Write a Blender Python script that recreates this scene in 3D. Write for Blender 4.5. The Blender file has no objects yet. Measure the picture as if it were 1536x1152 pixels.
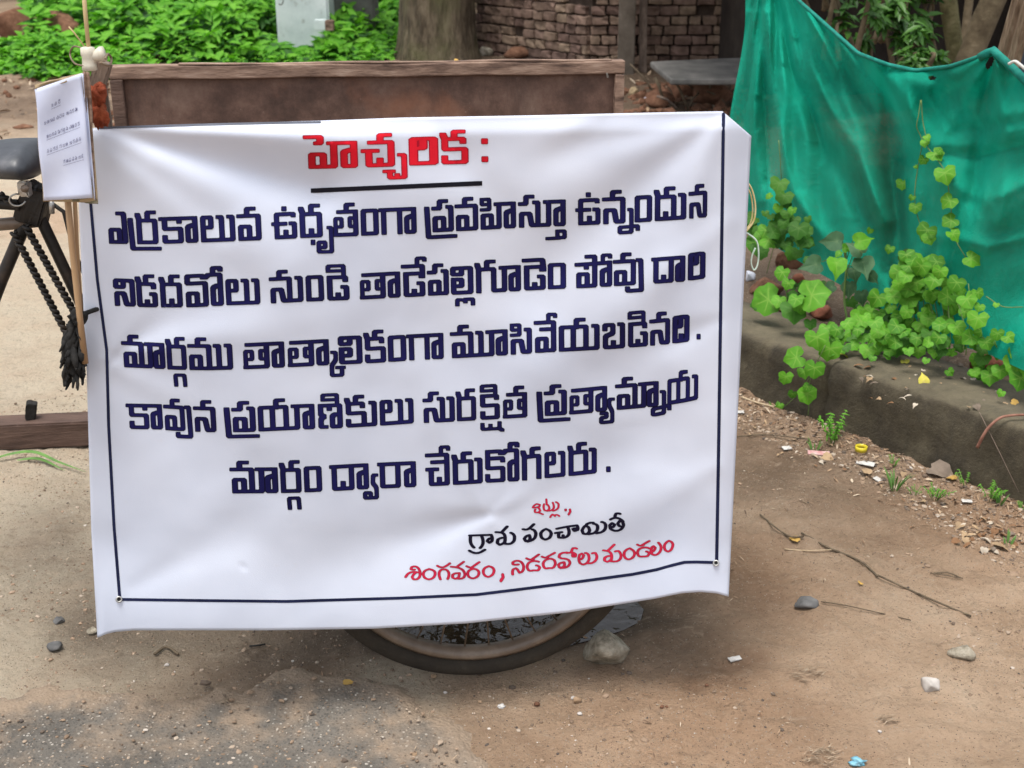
import bpy, bmesh, math, random
import numpy as np
from mathutils import Vector, Matrix, Euler
from mathutils.geometry import delaunay_2d_cdt
random.seed(7); RNG = np.random.default_rng(11)
SC = bpy.context.scene; COL = SC.collection
R = math.radians

# ------------------------------------------------------------------ camera
CAM_Z, PITCH, F = 1.45, R(21.04), 1900.0
cam = bpy.data.cameras.new('camera'); cam.sensor_width = 36.0; cam.lens = 36.0*F/1536.0
cam.clip_start = .05; cam.clip_end = 2000
camo = bpy.data.objects.new('camera', cam); COL.objects.link(camo)
camo.location = (0, 0, CAM_Z); camo.rotation_euler = (R(90)-PITCH, 0, 0)
SC.camera = camo
cam.dof.use_dof = True; cam.dof.focus_distance = 2.4; cam.dof.aperture_fstop = 9

# ------------------------------------------------------------------ sky + sun
SUN_EL, SUN_AZ = R(76), R(210)      # azimuth clockwise from +Y: behind the camera, a little to the left
w = bpy.data.worlds.new('World'); SC.world = w; w.use_nodes = True
nt = w.node_tree; nt.nodes.clear()
out = nt.nodes.new('ShaderNodeOutputWorld'); bg = nt.nodes.new('ShaderNodeBackground')
sky = nt.nodes.new('ShaderNodeTexSky'); sky.sky_type = 'NISHITA'; sky.sun_disc = False
sky.sun_elevation = SUN_EL; sky.sun_rotation = SUN_AZ; sky.dust_density = 3.0; sky.air_density = 1.0; sky.ozone_density = 1.0
hs = nt.nodes.new('ShaderNodeHueSaturation'); hs.inputs['Saturation'].default_value = .30   # thin white overcast
nt.links.new(sky.outputs[0], hs.inputs['Color']); nt.links.new(hs.outputs[0], bg.inputs[0])
bg.inputs[1].default_value = 0.15; nt.links.new(bg.outputs[0], out.inputs[0])
sun = bpy.data.lights.new('sun', 'SUN'); sun.energy = 1.7; sun.angle = R(24); sun.color = (1, .96, .9)
suno = bpy.data.objects.new('sun', sun); COL.objects.link(suno)
sd = Vector((math.sin(SUN_AZ)*math.cos(SUN_EL), math.cos(SUN_AZ)*math.cos(SUN_EL), math.sin(SUN_EL)))
suno.rotation_euler = sd.to_track_quat('Z', 'Y').to_euler(); suno.location = (0, 0, 30)
vs = SC.view_settings; vs.view_transform = 'Standard'; vs.look = 'None'; vs.gamma = 1; vs.exposure = 0.75
vs.use_curve_mapping = False

# ------------------------------------------------------------------ surveying helpers (photo pixel -> place in the world)
UPV = Vector((0, math.sin(PITCH), math.cos(PITCH))); FWD = Vector((0, math.cos(PITCH), -math.sin(PITCH)))
ORG = Vector((0, 0, CAM_Z))
def ray(px, py): return Vector((1, 0, 0))*((px-768)/F) + UPV*((576-py)/F) + FWD
def on_z(px, py, z=0.0):
    d = ray(px, py); return ORG + d*((z-CAM_Z)/d.z)
def on_y(px, py, y0, k=0.0):                  # vertical plane Y = y0 + k X
    d = ray(px, py); return ORG + d*(y0/(d.y-k*d.x))
def mpp(y):                                    # metres per photo pixel at distance y, roughly
    return y/math.cos(R(12))/F

# ------------------------------------------------------------------ object helpers
def tag(o, label=None, cat=None, group=None, kind=None):
    if label: o['label'] = label
    if cat: o['category'] = cat
    if group: o['group'] = group
    if kind: o['kind'] = kind
    return o
def link(o, parent=None):
    COL.objects.link(o)
    if parent is not None: o.parent = parent
    return o
def empty(name, loc, label, cat, group=None, rz=0.0):
    o = bpy.data.objects.new(name, None); o.location = loc; o.rotation_euler = (0, 0, rz)
    o.empty_display_size = .1; link(o); return tag(o, label, cat, group)
def mesh_obj(name, verts, faces, mat=None, parent=None, smooth=False, mats=None, fm=None):
    me = bpy.data.meshes.new(name); me.from_pydata([tuple(v) for v in verts], [], [tuple(f) for f in faces])
    for m in (mats or ([mat] if mat else [])): me.materials.append(m)
    if fm is not None: me.polygons.foreach_set('material_index', fm)
    if smooth: me.polygons.foreach_set('use_smooth', [True]*len(me.polygons))
    me.update()
    o = bpy.data.objects.new(name, me); link(o)
    if parent is not None:
        o.parent = parent; o.matrix_parent_inverse = pinv(parent)
    return o
def pinv(p):
    m = Matrix.LocRotScale(p.location, p.rotation_euler, p.scale)
    if p.parent is not None: m = p.parent.matrix_local @ m if False else world_of(p)
    return m.inverted()
def world_of(p):
    m = Matrix.LocRotScale(p.location, p.rotation_euler, p.scale)
    if p.parent is not None: m = world_of(p.parent) @ p.matrix_parent_inverse @ m
    return m
def bm_obj(name, bm, mat, parent=None, smooth=False, bevel=0):
    if bevel: bmesh.ops.bevel(bm, geom=list(bm.edges), offset=bevel, segments=2, affect='EDGES', clamp_overlap=True)
    me = bpy.data.meshes.new(name); bm.to_mesh(me); bm.free(); me.materials.append(mat)
    if smooth: me.polygons.foreach_set('use_smooth', [True]*len(me.polygons))
    o = bpy.data.objects.new(name, me); link(o)
    if parent is not None:
        o.parent = parent; o.matrix_parent_inverse = pinv(parent)
    return o
def box_bm(size, M=None, jitter=0, cuts=0):
    bm = bmesh.new(); bmesh.ops.create_cube(bm, size=1)
    if cuts: bmesh.ops.subdivide_edges(bm, edges=list(bm.edges), cuts=cuts, use_grid_fill=True)
    for v in bm.verts:
        v.co = Vector((v.co.x*size[0], v.co.y*size[1], v.co.z*size[2])) + Vector([random.uniform(-jitter, jitter) for _ in range(3)])
    if M is not None: bmesh.ops.transform(bm, matrix=M, verts=bm.verts)
    return bm
def beam_M(a, b, roll=0):
    a, b = Vector(a), Vector(b); d = b-a
    q = d.to_track_quat('X', 'Z')
    return Matrix.Translation((a+b)/2) @ q.to_matrix().to_4x4() @ Matrix.Rotation(roll, 4, 'X'), d.length
def bar(name, a, b, wy, wz, mat, parent=None, bevel=.002, roll=0, jitter=0, cuts=0):
    M, L = beam_M(a, b, roll)
    return bm_obj(name, box_bm((L, wy, wz), M, jitter, cuts), mat, parent, bevel=bevel)
def tube(name, pts, r, mat, parent=None, seg=10, radii=None, smooth=True, cap=True, wob=0.0, closed=False):
    pts = [Vector(p) for p in pts]; n = len(pts); V, Fc = [], []
    up = Vector((0, 0, 1)); prev = None
    for i, p in enumerate(pts):
        if closed: t = pts[(i+1) % n]-pts[i-1]
        else: t = pts[min(i+1, n-1)]-pts[max(i-1, 0)]
        t.normalize()
        if prev is None:
            a = t.cross(up)
            if a.length < .1: a = t.cross(Vector((1, 0, 0)))
        else: a = prev - t*prev.dot(t)
        a.normalize(); prev = a; b = t.cross(a)
        rr = radii[i] if radii else r
        for k in range(seg):
            an = 2*math.pi*k/seg; q = rr*(1+random.uniform(-wob, wob))
            V.append(p + a*(math.cos(an)*q) + b*(math.sin(an)*q))
    m = n if closed else n-1
    for i in range(m):
        j = (i+1) % n
        for k in range(seg):
            Fc.append((i*seg+k, i*seg+(k+1) % seg, j*seg+(k+1) % seg, j*seg+k))
    if cap and not closed:
        Fc.append(tuple(range(seg))[::-1]); Fc.append(tuple((n-1)*seg+k for k in range(seg)))
    return mesh_obj(name, V, Fc, mat, parent, smooth)
def curve_pts(ctrl, n=24):                     # Catmull-Rom through control points
    P = [Vector(c) for c in ctrl]; P = [P[0]*2-P[1]] + P + [P[-1]*2-P[-2]]; o = []
    for i in range(1, len(P)-2):
        for j in range(n):
            t = j/n; a, b, c, d = P[i-1:i+3]
            o.append(.5*((2*b)+(c-a)*t+(2*a-5*b+4*c-d)*t*t+(3*b-a-3*c+d)*t**3))
    o.append(P[-2]); return o

# value noise (numpy)
def vnoise(x, y, seed=0):
    xi = np.floor(x).astype(np.int64); yi = np.floor(y).astype(np.int64); fx = x-xi; fy = y-yi
    fx = fx*fx*(3-2*fx); fy = fy*fy*(3-2*fy)
    def h(a, b):
        n = (a*374761393 + b*668265263 + seed*1442695041) & 0x7fffffff
        n = (n ^ (n >> 13))*1274126177 & 0x7fffffff
        return ((n ^ (n >> 16)) & 0xffff)/65535.0
    return (h(xi, yi)*(1-fx)+h(xi+1, yi)*fx)*(1-fy) + (h(xi, yi+1)*(1-fx)+h(xi+1, yi+1)*fx)*fy
def fbm(x, y, sc, oct=4, seed=0):
    v = 0; a = .5; f = sc
    for k in range(oct): v = v + a*vnoise(x*f+k*17.3, y*f-k*9.1, seed+k); a *= .5; f *= 2.03
    return v

# ------------------------------------------------------------------ materials
def new_mat(name):
    m = bpy.data.materials.new(name); m.use_nodes = True; n = m.node_tree; n.nodes.clear()
    o = n.nodes.new('ShaderNodeOutputMaterial'); b = n.nodes.new('ShaderNodeBsdfPrincipled')
    n.links.new(b.outputs[0], o.inputs[0]); return m, n, b, o
def c4(c): return (c[0], c[1], c[2], 1)
def ramp(n, fac, stops):
    r = n.nodes.new('ShaderNodeValToRGB'); e = r.color_ramp.elements
    while len(e) < len(stops): e.new(.5)
    for el, (p, c) in zip(e, stops): el.position = p; el.color = c4(c)
    n.links.new(fac, r.inputs[0]); return r.outputs[0]
def noise(n, scale, detail=5, rough=.6, coord=None, stretch=None, dist=0):
    t = n.nodes.new('ShaderNodeTexNoise'); t.inputs['Scale'].default_value = scale
    t.inputs['Detail'].default_value = detail; t.inputs['Roughness'].default_value = rough; t.inputs['Distortion'].default_value = dist
    co = coord
    if co is None:
        g = n.nodes.new('ShaderNodeNewGeometry'); co = g.outputs['Position']
    if stretch:
        mp = n.nodes.new('ShaderNodeMapping'); mp.inputs['Scale'].default_value = stretch; n.links.new(co, mp.inputs[0]); co = mp.outputs[0]
    n.links.new(co, t.inputs['Vector']); return t.outputs['Fac']
def mixc(n, fac, a, b, mode='MIX'):
    x = n.nodes.new('ShaderNodeMix'); x.data_type = 'RGBA'; x.blend_type = mode
    for s, v in ((x.inputs[0], fac), (x.inputs[6], a), (x.inputs[7], b)):
        if isinstance(v, (int, float)): s.default_value = v
        elif isinstance(v, tuple): s.default_value = c4(v)
        else: n.links.new(v, s)
    return x.outputs[2]
def mathn(n, op, a, b=0.0, clamp=False):
    x = n.nodes.new('ShaderNodeMath'); x.operation = op; x.use_clamp = clamp
    for s, v in ((x.inputs[0], a), (x.inputs[1], b)):
        if isinstance(v, (int, float)): s.default_value = v
        else: n.links.new(v, s)
    return x.outputs[0]
def bump(n, b, h, strength=.5, dist=.01):
    x = n.nodes.new('ShaderNodeBump'); x.inputs['Strength'].default_value = strength; x.inputs['Distance'].default_value = dist
    n.links.new(h, x.inputs['Height']); n.links.new(x.outputs[0], b.inputs['Normal'])
def pm(name, stops, scale=8, rough=.8, bs=.4, bd=.004, bscale=None, spec=.3, detail=6, stretch=None, objc=False, rnd=0, metal=0, r2=None):
    """procedural material: colour ramp over noise + bump; rnd = brightness change from object to object"""
    m, n, b, o = new_mat(name); co = None
    if objc:
        t = n.nodes.new('ShaderNodeTexCoord'); co = t.outputs['Object']
    f = noise(n, scale, detail, .62, co, stretch)
    if len(stops) == 1: stops = [(.3, tuple(x*.85 for x in stops[0])), (.7, tuple(min(1, x*1.12) for x in stops[0]))]
    c = ramp(n, f, stops)
    if rnd:
        oi = n.nodes.new('ShaderNodeObjectInfo')
        k = mathn(n, 'MULTIPLY_ADD', oi.outputs['Random'], rnd*2); k.node.inputs[2].default_value = 1-rnd
        v = n.nodes.new('ShaderNodeHueSaturation'); n.links.new(k, v.inputs['Value']); n.links.new(c, v.inputs['Color']); c = v.outputs[0]
        k2 = mathn(n, 'MULTIPLY_ADD', oi.outputs['Random'], .03); k2.node.inputs[2].default_value = .485; n.links.new(k2, v.inputs['Hue'])
    n.links.new(c, b.inputs['Base Color']); b.inputs['Roughness'].default_value = rough
    b.inputs['Specular IOR Level'].default_value = spec; b.inputs['Metallic'].default_value = metal
    if bs: bump(n, b, noise(n, bscale or scale*4, 6, .65, co, stretch), bs, bd)
    return m
# ------------------------------------------------------------------ Telugu lettering drawn as pen strokes
# glyph space: baseline 0, body height 100; strokes are centre lines of a broad pen
def aa(x0, w=50): return [[x0+w-12, 92], [x0+w-12, 8], [x0+11, 8], [x0+11, 60], [x0+w-18, 67]]
BOWL = [[12, 8], [12, 53], [43, 53], [43, 8], [12, 8]]
def tick(x, y=92): return [[x, y], [x, y+26], [x+23, y+26]]
TP = [[9, 88], [29, 88], [29, 114], [51, 114]]
def hook(a, b, s=11): return [[a, 8], [b, 8], [b, 92], [b-s, 92]]
SERB = [[10, 109], [15, 94]]
SUBR = [[-17, 90], [-13, -16], [82, -16]]
GUDI = [[[8, 112], [36, 112], [36, 74], [8, 74]], [[8, 112], [8, 93], [36, 93]]]
RING = lambda a, b: [[[a, 112], [a, 131], [b, 131], [b, 92]], [[a, 112], [b, 112]]]
KA = [[15, 92], [15, 55], [72, 55], [72, 8], [14, 8], [14, 27]]
OO = [[14, 8], [14, 88], [72, 88], [72, 8], [14, 8]]
DDA = [[[14, 88], [68, 88], [68, 76]], [[60, 51], [71, 51], [71, 8], [14, 8], [14, 88]], [[42, 8], [42, 24]]]
SA = [[12, 8], [12, 52], [42, 52], [50, 8], [73, 8], [73, 92], [62, 92]]
NA = [[12, 8], [12, 52], [42, 52], [50, 8], [73, 8], [73, 92], [8, 92]]
VA = [BOWL, [[43, 8], [76, 8], [76, 92], [8, 92]]]
OOM = [[[66, 110], [80, 110], [82, 119], [128, 119], [128, 8], [101, 8], [101, 70], [118, 78]], [[103, 119], [103, 144], [130, 144], [130, 136]]]
T1 = [[12, 8], [12, 68], [35, 68], [35, 37], [25, 37]]
T2 = [[88, 66], [66, 70], [66, 37], [80, 37]]
MAA = [BOWL, [[43, 8], [70, 8], [70, 92], [6, 92]], tick(30), [[70, 8], [103, 8], [103, 92]], [[91, 92], [148, 92]], aa(112, 48)]
G = {  # name: (width, strokes, thin strokes)
 'e': (76, [BOWL, [[43, 8], [65, 8], [62, 113], [42, 113]]], []),
 'ra': (86, [SERB, OO, tick(46)], []),
 'rra': (86, [SERB, OO, tick(46), SUBR], []),
 'kaa': (144, [[[10, 92], [132, 92]], [[22, 92], [22, 55], [79, 55], [79, 8], [21, 8], [21, 26]], [[75, 92], [75, 80]], aa(94)], []),
 'ka': (84, [SERB, KA, [[15, 92], [67, 92], [67, 80]], tick(42)], []),
 'ku': (122, [SERB, KA, [[15, 92], [67, 92], [67, 80]], tick(42), hook(73, 110)], []),
 'la': (93, [[[13, 8], [13, 92], [42, 92], [42, 55], [22, 55]], hook(13, 81)], []),
 'lu': (132, [[[13, 8], [13, 92], [42, 92], [42, 55], [22, 55]], hook(13, 81), hook(82, 120)], []),
 'va': (87, VA + [tick(36)], []),
 'vu': (87, VA + [tick(36), [[94, 94], [104, 94], [107, -20], [54, -20], [54, -10]]], []),
 'u': (92, [[[13, 8], [13, 92], [77, 92], [77, 86]], [[2, 57], [44, 57]], [[68, 57], [80, 57], [80, 8], [13, 8]], [[47, 8], [47, 28]], [[43, 110], [43, 114]]], []),
 'da': (88, [SERB, [[14, 8], [14, 88], [75, 88], [75, 8], [14, 8]], [[45, 8], [45, 28]], tick(46)], []),
 'dhru': (88, [SERB, [[14, 8], [14, 88], [75, 88], [75, 8], [14, 8]], [[45, 8], [45, 28]], tick(46)],
          [[[49, -13], [49, -21]], [[107, 36], [115, 36], [115, -53], [69, -53], [69, -17], [92, -17], [92, -37], [80, -37]]]),
 'du': (121, [SERB, [[14, 8], [14, 88], [73, 88], [73, 8], [14, 8]], [[44, 8], [44, 28]], tick(46), hook(73, 109)], []),
 'ta': (100, [[[12, 8], [88, 8], [88, 90]], [[26, 92], [88, 92]], tick(54)], [T1, T2]),
 'taa': (154, [[[12, 8], [88, 8], [88, 90]], [[20, 92], [142, 92]], aa(104)], [T1, T2]),
 'tkaa': (154, [[[12, 8], [88, 8], [88, 90]], [[20, 92], [142, 92]], aa(104)], [T1, T2, [[164, 48], [175, 48], [175, 18], [160, 0], [160, -39], [196, -39], [196, -10]], [[180, -10], [202, -10]]]),
 'tyaa': (154, [[[12, 8], [88, 8], [88, 90]], [[20, 92], [142, 92]], aa(104)], [T1, T2, [[174, 45], [160, 45], [160, 20], [172, -2], [172, -42], [128, -42], [128, -24], [150, -22], [150, -6], [130, -7]]]),
 'am': (70, [[[12, 8], [12, 92], [58, 92], [58, 8], [12, 8]]], []),
 'gaa': (145, [[[10, 92], [133, 92]], [[20, 92], [20, 8]], [[80, 92], [80, 8]], aa(95)], []),
 'ga': (81, [SERB, [[15, 8], [15, 90], [69, 90], [69, 8]], tick(44)], []),
 'guu': (171, [SERB, [[15, 8], [15, 90], [70, 90], [70, 8], [109, 8], [109, 92]], tick(45), [[98, 92], [158, 92]], aa(122, 49)], []),
 'pa': (81, [BOWL, [[43, 8], [70, 8], [70, 92], [60, 92]], TP], []),
 'pra': (81, [BOWL, [[43, 8], [70, 8], [70, 92], [60, 92]], TP, SUBR], []),
 'hi': (138, [BOWL, [[43, 8], [72, 8], [72, 92]], [[62, 92], [126, 92]], aa(88)], GUDI),
 'he': (138, [BOWL, [[43, 8], [72, 8], [72, 92]], [[62, 92], [126, 92]], aa(88), [[0, 116], [36, 116], [36, 93], [27, 93]]], []),
 'stuu': (178, [SA, TP, [[73, 8], [113, 8], [113, 92]], [[102, 92], [166, 92]], aa(129)], [[[145, -17], [172, -17], [172, -41], [145, -41], [145, -17]], [[108, -43], [150, -42]]]),
 'su': (120, [SA, TP, hook(73, 109)], []),
 'si': (85, [SA], GUDI),
 'na': (84, [NA, tick(36)], []),
 'nna': (84, [NA, tick(36)], [[[97, 50], [104, 50], [104, -33], [62, -33], [62, -13], [104, -13], [127, -11], [127, -24]]]),
 'nu': (126, [NA, tick(36), hook(73, 113)], []),
 'ni': (83, [[[12, 8], [12, 50], [38, 50], [47, 8], [71, 8], [71, 98], [10, 98], [10, 73], [38, 73], [38, 90]]], []),
 'dda': (83, [SERB] + DDA + [tick(40)], []),
 'di': (83, DDA, RING(10, 63)),
 'dee': (84, DDA + [[[7, 116], [72, 116], [72, 76]]], [[[54, 116], [54, 145], [80, 145], [80, 137]]]),
 'de': (84, DDA + [[[7, 114], [70, 114], [74, 76]]], []),
 'vo': (139, [BOWL, [[43, 8], [74, 8], [74, 90], [10, 90], [10, 118], [66, 118], [66, 110]]] + OOM, []),
 'lli': (85, [[[12, 58], [12, 8], [73, 8], [73, 100], [10, 100], [10, 77], [41, 77], [41, 92]], [[12, 58], [41, 58], [41, 33], [24, 33]]], [[[24, -37], [24, -18], [53, -20], [53, -27]], [[53, -18], [80, -18], [80, -37]]]),
 'li': (85, [[[12, 58], [12, 8], [73, 8], [73, 100], [10, 100], [10, 77], [41, 77], [41, 92]], [[12, 58], [41, 58], [41, 33], [24, 33]]], []),
 'poo': (137, [BOWL, [[43, 118], [71, 118], [71, 8], [43, 8]], [[6, 89], [126, 91]], [[40, 89], [40, 77]], aa(88)], [[[101, 92], [101, 120], [128, 120], [128, 112]]]),
 'daa': (128, [[[8, 92], [116, 92]], [[16, 92], [16, 8], [73, 8], [73, 92]], [[45, 8], [45, 26]], aa(86, 42)], []),
 'dvaa': (146, [[[8, 92], [134, 92]], [[16, 92], [16, 8], [80, 8], [80, 92]], [[48, 8], [48, 30]], aa(97, 49)], [[[171, 53], [160, 53], [158, 22], [171, 6], [171, -33], [128, -33], [128, -13], [149, -13], [149, -31]]]),
 'raa': (145, [[[8, 92], [133, 92]], [[17, 92], [17, 8], [75, 8], [75, 92]], aa(96, 49)], []),
 'ri': (66, [[[12, 8], [12, 96], [56, 96], [56, 8], [12, 8]], [[33, 96], [33, 62], [12, 62]]], []),
 'dii': (66, [[[12, 8], [12, 96], [56, 96], [56, 8], [12, 8]], [[33, 96], [33, 62], [12, 62]], [[35, 8], [35, 28]]], []),
 'maa': (160, MAA, []),
 'mnaa': (160, MAA, [[[170, 55], [178, 55], [178, -28], [137, -31], [137, -8], [178, -4], [198, 0], [198, -15]]]),
 'rga': (84, [SERB, OO, tick(46)], [[[35, -57], [33, -19], [69, -19], [71, -57]]]),
 'mu': (166, VA + [tick(36), hook(76, 112), hook(113, 152)], []),
 'muu': (209, [BOWL, [[43, 8], [72, 8], [72, 92], [6, 92]], tick(33), hook(72, 109), [[109, 8], [148, 8], [148, 92]], [[135, 92], [197, 92]], aa(161, 48)], []),
 'vee': (83, [BOWL, [[43, 8], [71, 8], [71, 114], [8, 114]], [[28, 88], [70, 88]]], [[[52, 116], [52, 143], [77, 143], [77, 135]]]),
 'ya': (153, [[[12, 8], [12, 92], [55, 92], [55, 8], [12, 8]], [[55, 8], [101, 8], [101, 92], [64, 92]], [[66, 90], [66, 118], [90, 118]], hook(101, 141)], []),
 'yaa': (210, [[[12, 8], [12, 92], [55, 92], [55, 8], [12, 8]], [[55, 8], [104, 8], [104, 92], [64, 92]], [[69, 90], [69, 118], [93, 118]], [[104, 8], [144, 8], [144, 92]], [[132, 92], [198, 92]], aa(162, 48)], []),
 'ba': (90, [[[12, 76], [12, 92], [42, 92], [42, 60], [14, 50], [14, 8], [78, 8], [78, 92], [68, 92]], [[44, 8], [44, 27]]], []),
 'nni': (96, [[[14, 88], [14, 54], [25, 50]], [[25, 46], [14, 40], [14, 8], [31, 8]], [[14, 90], [84, 90], [84, 8], [56, 8], [56, 50], [70, 56]], [[46, 90], [46, 76]]], RING(23, 75)),
 'kshi': (80, [[[14, 92], [14, 55], [68, 55], [68, 8], [14, 8], [14, 27]], [[15, 92], [66, 92], [66, 82]]], RING(12, 62) + [[[12, -17], [12, -36], [42, -36], [42, -22]], [[42, -36], [76, -36], [76, -14]], [[76, -36], [86, -43]]]),
 'chcha': (97, [[[10, 60], [42, 60]], [[22, 60], [22, 8], [83, 8], [83, 90], [28, 90]], [[52, 8], [52, 28]], tick(54, 90)], [[[107, 42], [118, 42], [118, -40], [78, -40], [78, -17]], [[66, -16], [86, -16]], [[98, -38], [98, -30]]]),
 'chee': (93, [[[10, 64], [42, 64]], [[22, 62], [22, 8], [81, 8], [81, 118], [10, 118]], [[29, 91], [79, 91]], [[52, 8], [52, 28]]], [[[60, 118], [60, 147], [87, 147], [87, 138]]]),
 'ru': (116, [SERB, OO, tick(44), hook(72, 105)], []),
 'koo': (139, [[[16, 118], [16, 55], [74, 55], [74, 8], [15, 8], [15, 27]], [[22, 92], [74, 92], [74, 82]], [[66, 110], [66, 118], [16, 118]]] + OOM, []),
}
def rounded(path, r):
    if r <= 0 or len(path) < 3: return path
    o = [path[0]]
    for a, b, c in zip(path, path[1:], path[2:]):
        for q in (a, c):
            d = math.hypot(q[0]-b[0], q[1]-b[1]); k = min(.5, r/max(d, 1e-6)); 
            o.append([b[0]+(q[0]-b[0])*k, b[1]+(q[1]-b[1])*k])
    o.append(path[-1]); return o
def nib(rx, ry, soft=.38):
    if soft > .9: return [(rx*math.cos(a), ry*math.sin(a)) for a in [k*math.pi/5 for k in range(10)]]
    s = soft; return [(rx, ry*(1-s)), (rx*(1-s*.7), ry), (-rx*(1-s*.7), ry), (-rx, ry*(1-s)), (-rx, -ry*(1-s)), (-rx*(1-s*.7), -ry), (rx*(1-s*.7), -ry), (rx, -ry*(1-s))]
def hull(pts):
    pts = sorted(set((round(x, 4), round(y, 4)) for x, y in pts))
    def half(ps):
        h = []
        for p in ps:
            while len(h) > 1 and (h[-1][0]-h[-2][0])*(p[1]-h[-2][1])-(h[-1][1]-h[-2][1])*(p[0]-h[-2][0]) <= 0: h.pop()
            h.append(p)
        return h[:-1]
    return half(pts)+half(pts[::-1])
def pen(paths, xf, rx, ry, soft, step=9.0, rot=0):
    """sweep a pen along the paths, merge the sweep into one flat triangle mesh in target space"""
    nb = nib(rx, ry, soft)
    if rot: c, s = math.cos(rot), math.sin(rot); nb = [(x*c-y*s, x*s+y*c) for x, y in nb]
    V, Fc = [], []
    for path in paths:
        P = [xf(*p) for p in path]; Q = [P[0]]
        for a, b in zip(P, P[1:]):
            k = max(1, int(math.hypot(b[0]-a[0], b[1]-a[1])/step))
            Q += [(a[0]+(b[0]-a[0])*i/k, a[1]+(b[1]-a[1])*i/k) for i in range(1, k+1)]
        if len(Q) == 1: Q.append((Q[0][0]+.01, Q[0][1]))
        for a, b in zip(Q, Q[1:]):
            h = hull([(a[0]+x, a[1]+y) for x, y in nb] + [(b[0]+x, b[1]+y) for x, y in nb])
            i = len(V); V += h; Fc.append(list(range(i, i+len(h))))
    return V, Fc
def merge2d(parts):
    V, Fc = [], []
    for v, f in parts:
        k = len(V); V += v; Fc += [[i+k for i in q] for q in f]
    ov, oe, of, _a, _b, src = delaunay_2d_cdt([Vector(v) for v in V], [], Fc, 1, 1e-4, True)
    return [(v.x, v.y) for v in ov], [tuple(f) for f, q in zip(of, src) if q]

def interp(tab, x):
    xs = [t[0] for t in tab]; ys = [t[1] for t in tab]
    if x <= xs[0]: return ys[0]+(x-xs[0])*(ys[1]-ys[0])/(xs[1]-xs[0])
    if x >= xs[-1]: return ys[-1]+(x-xs[-1])*(ys[-1]-ys[-2])/(xs[-1]-xs[-2])
    return float(np.interp(x, xs, ys))
def lean(x): return .07-.085*(x-160)/925.0

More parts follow.
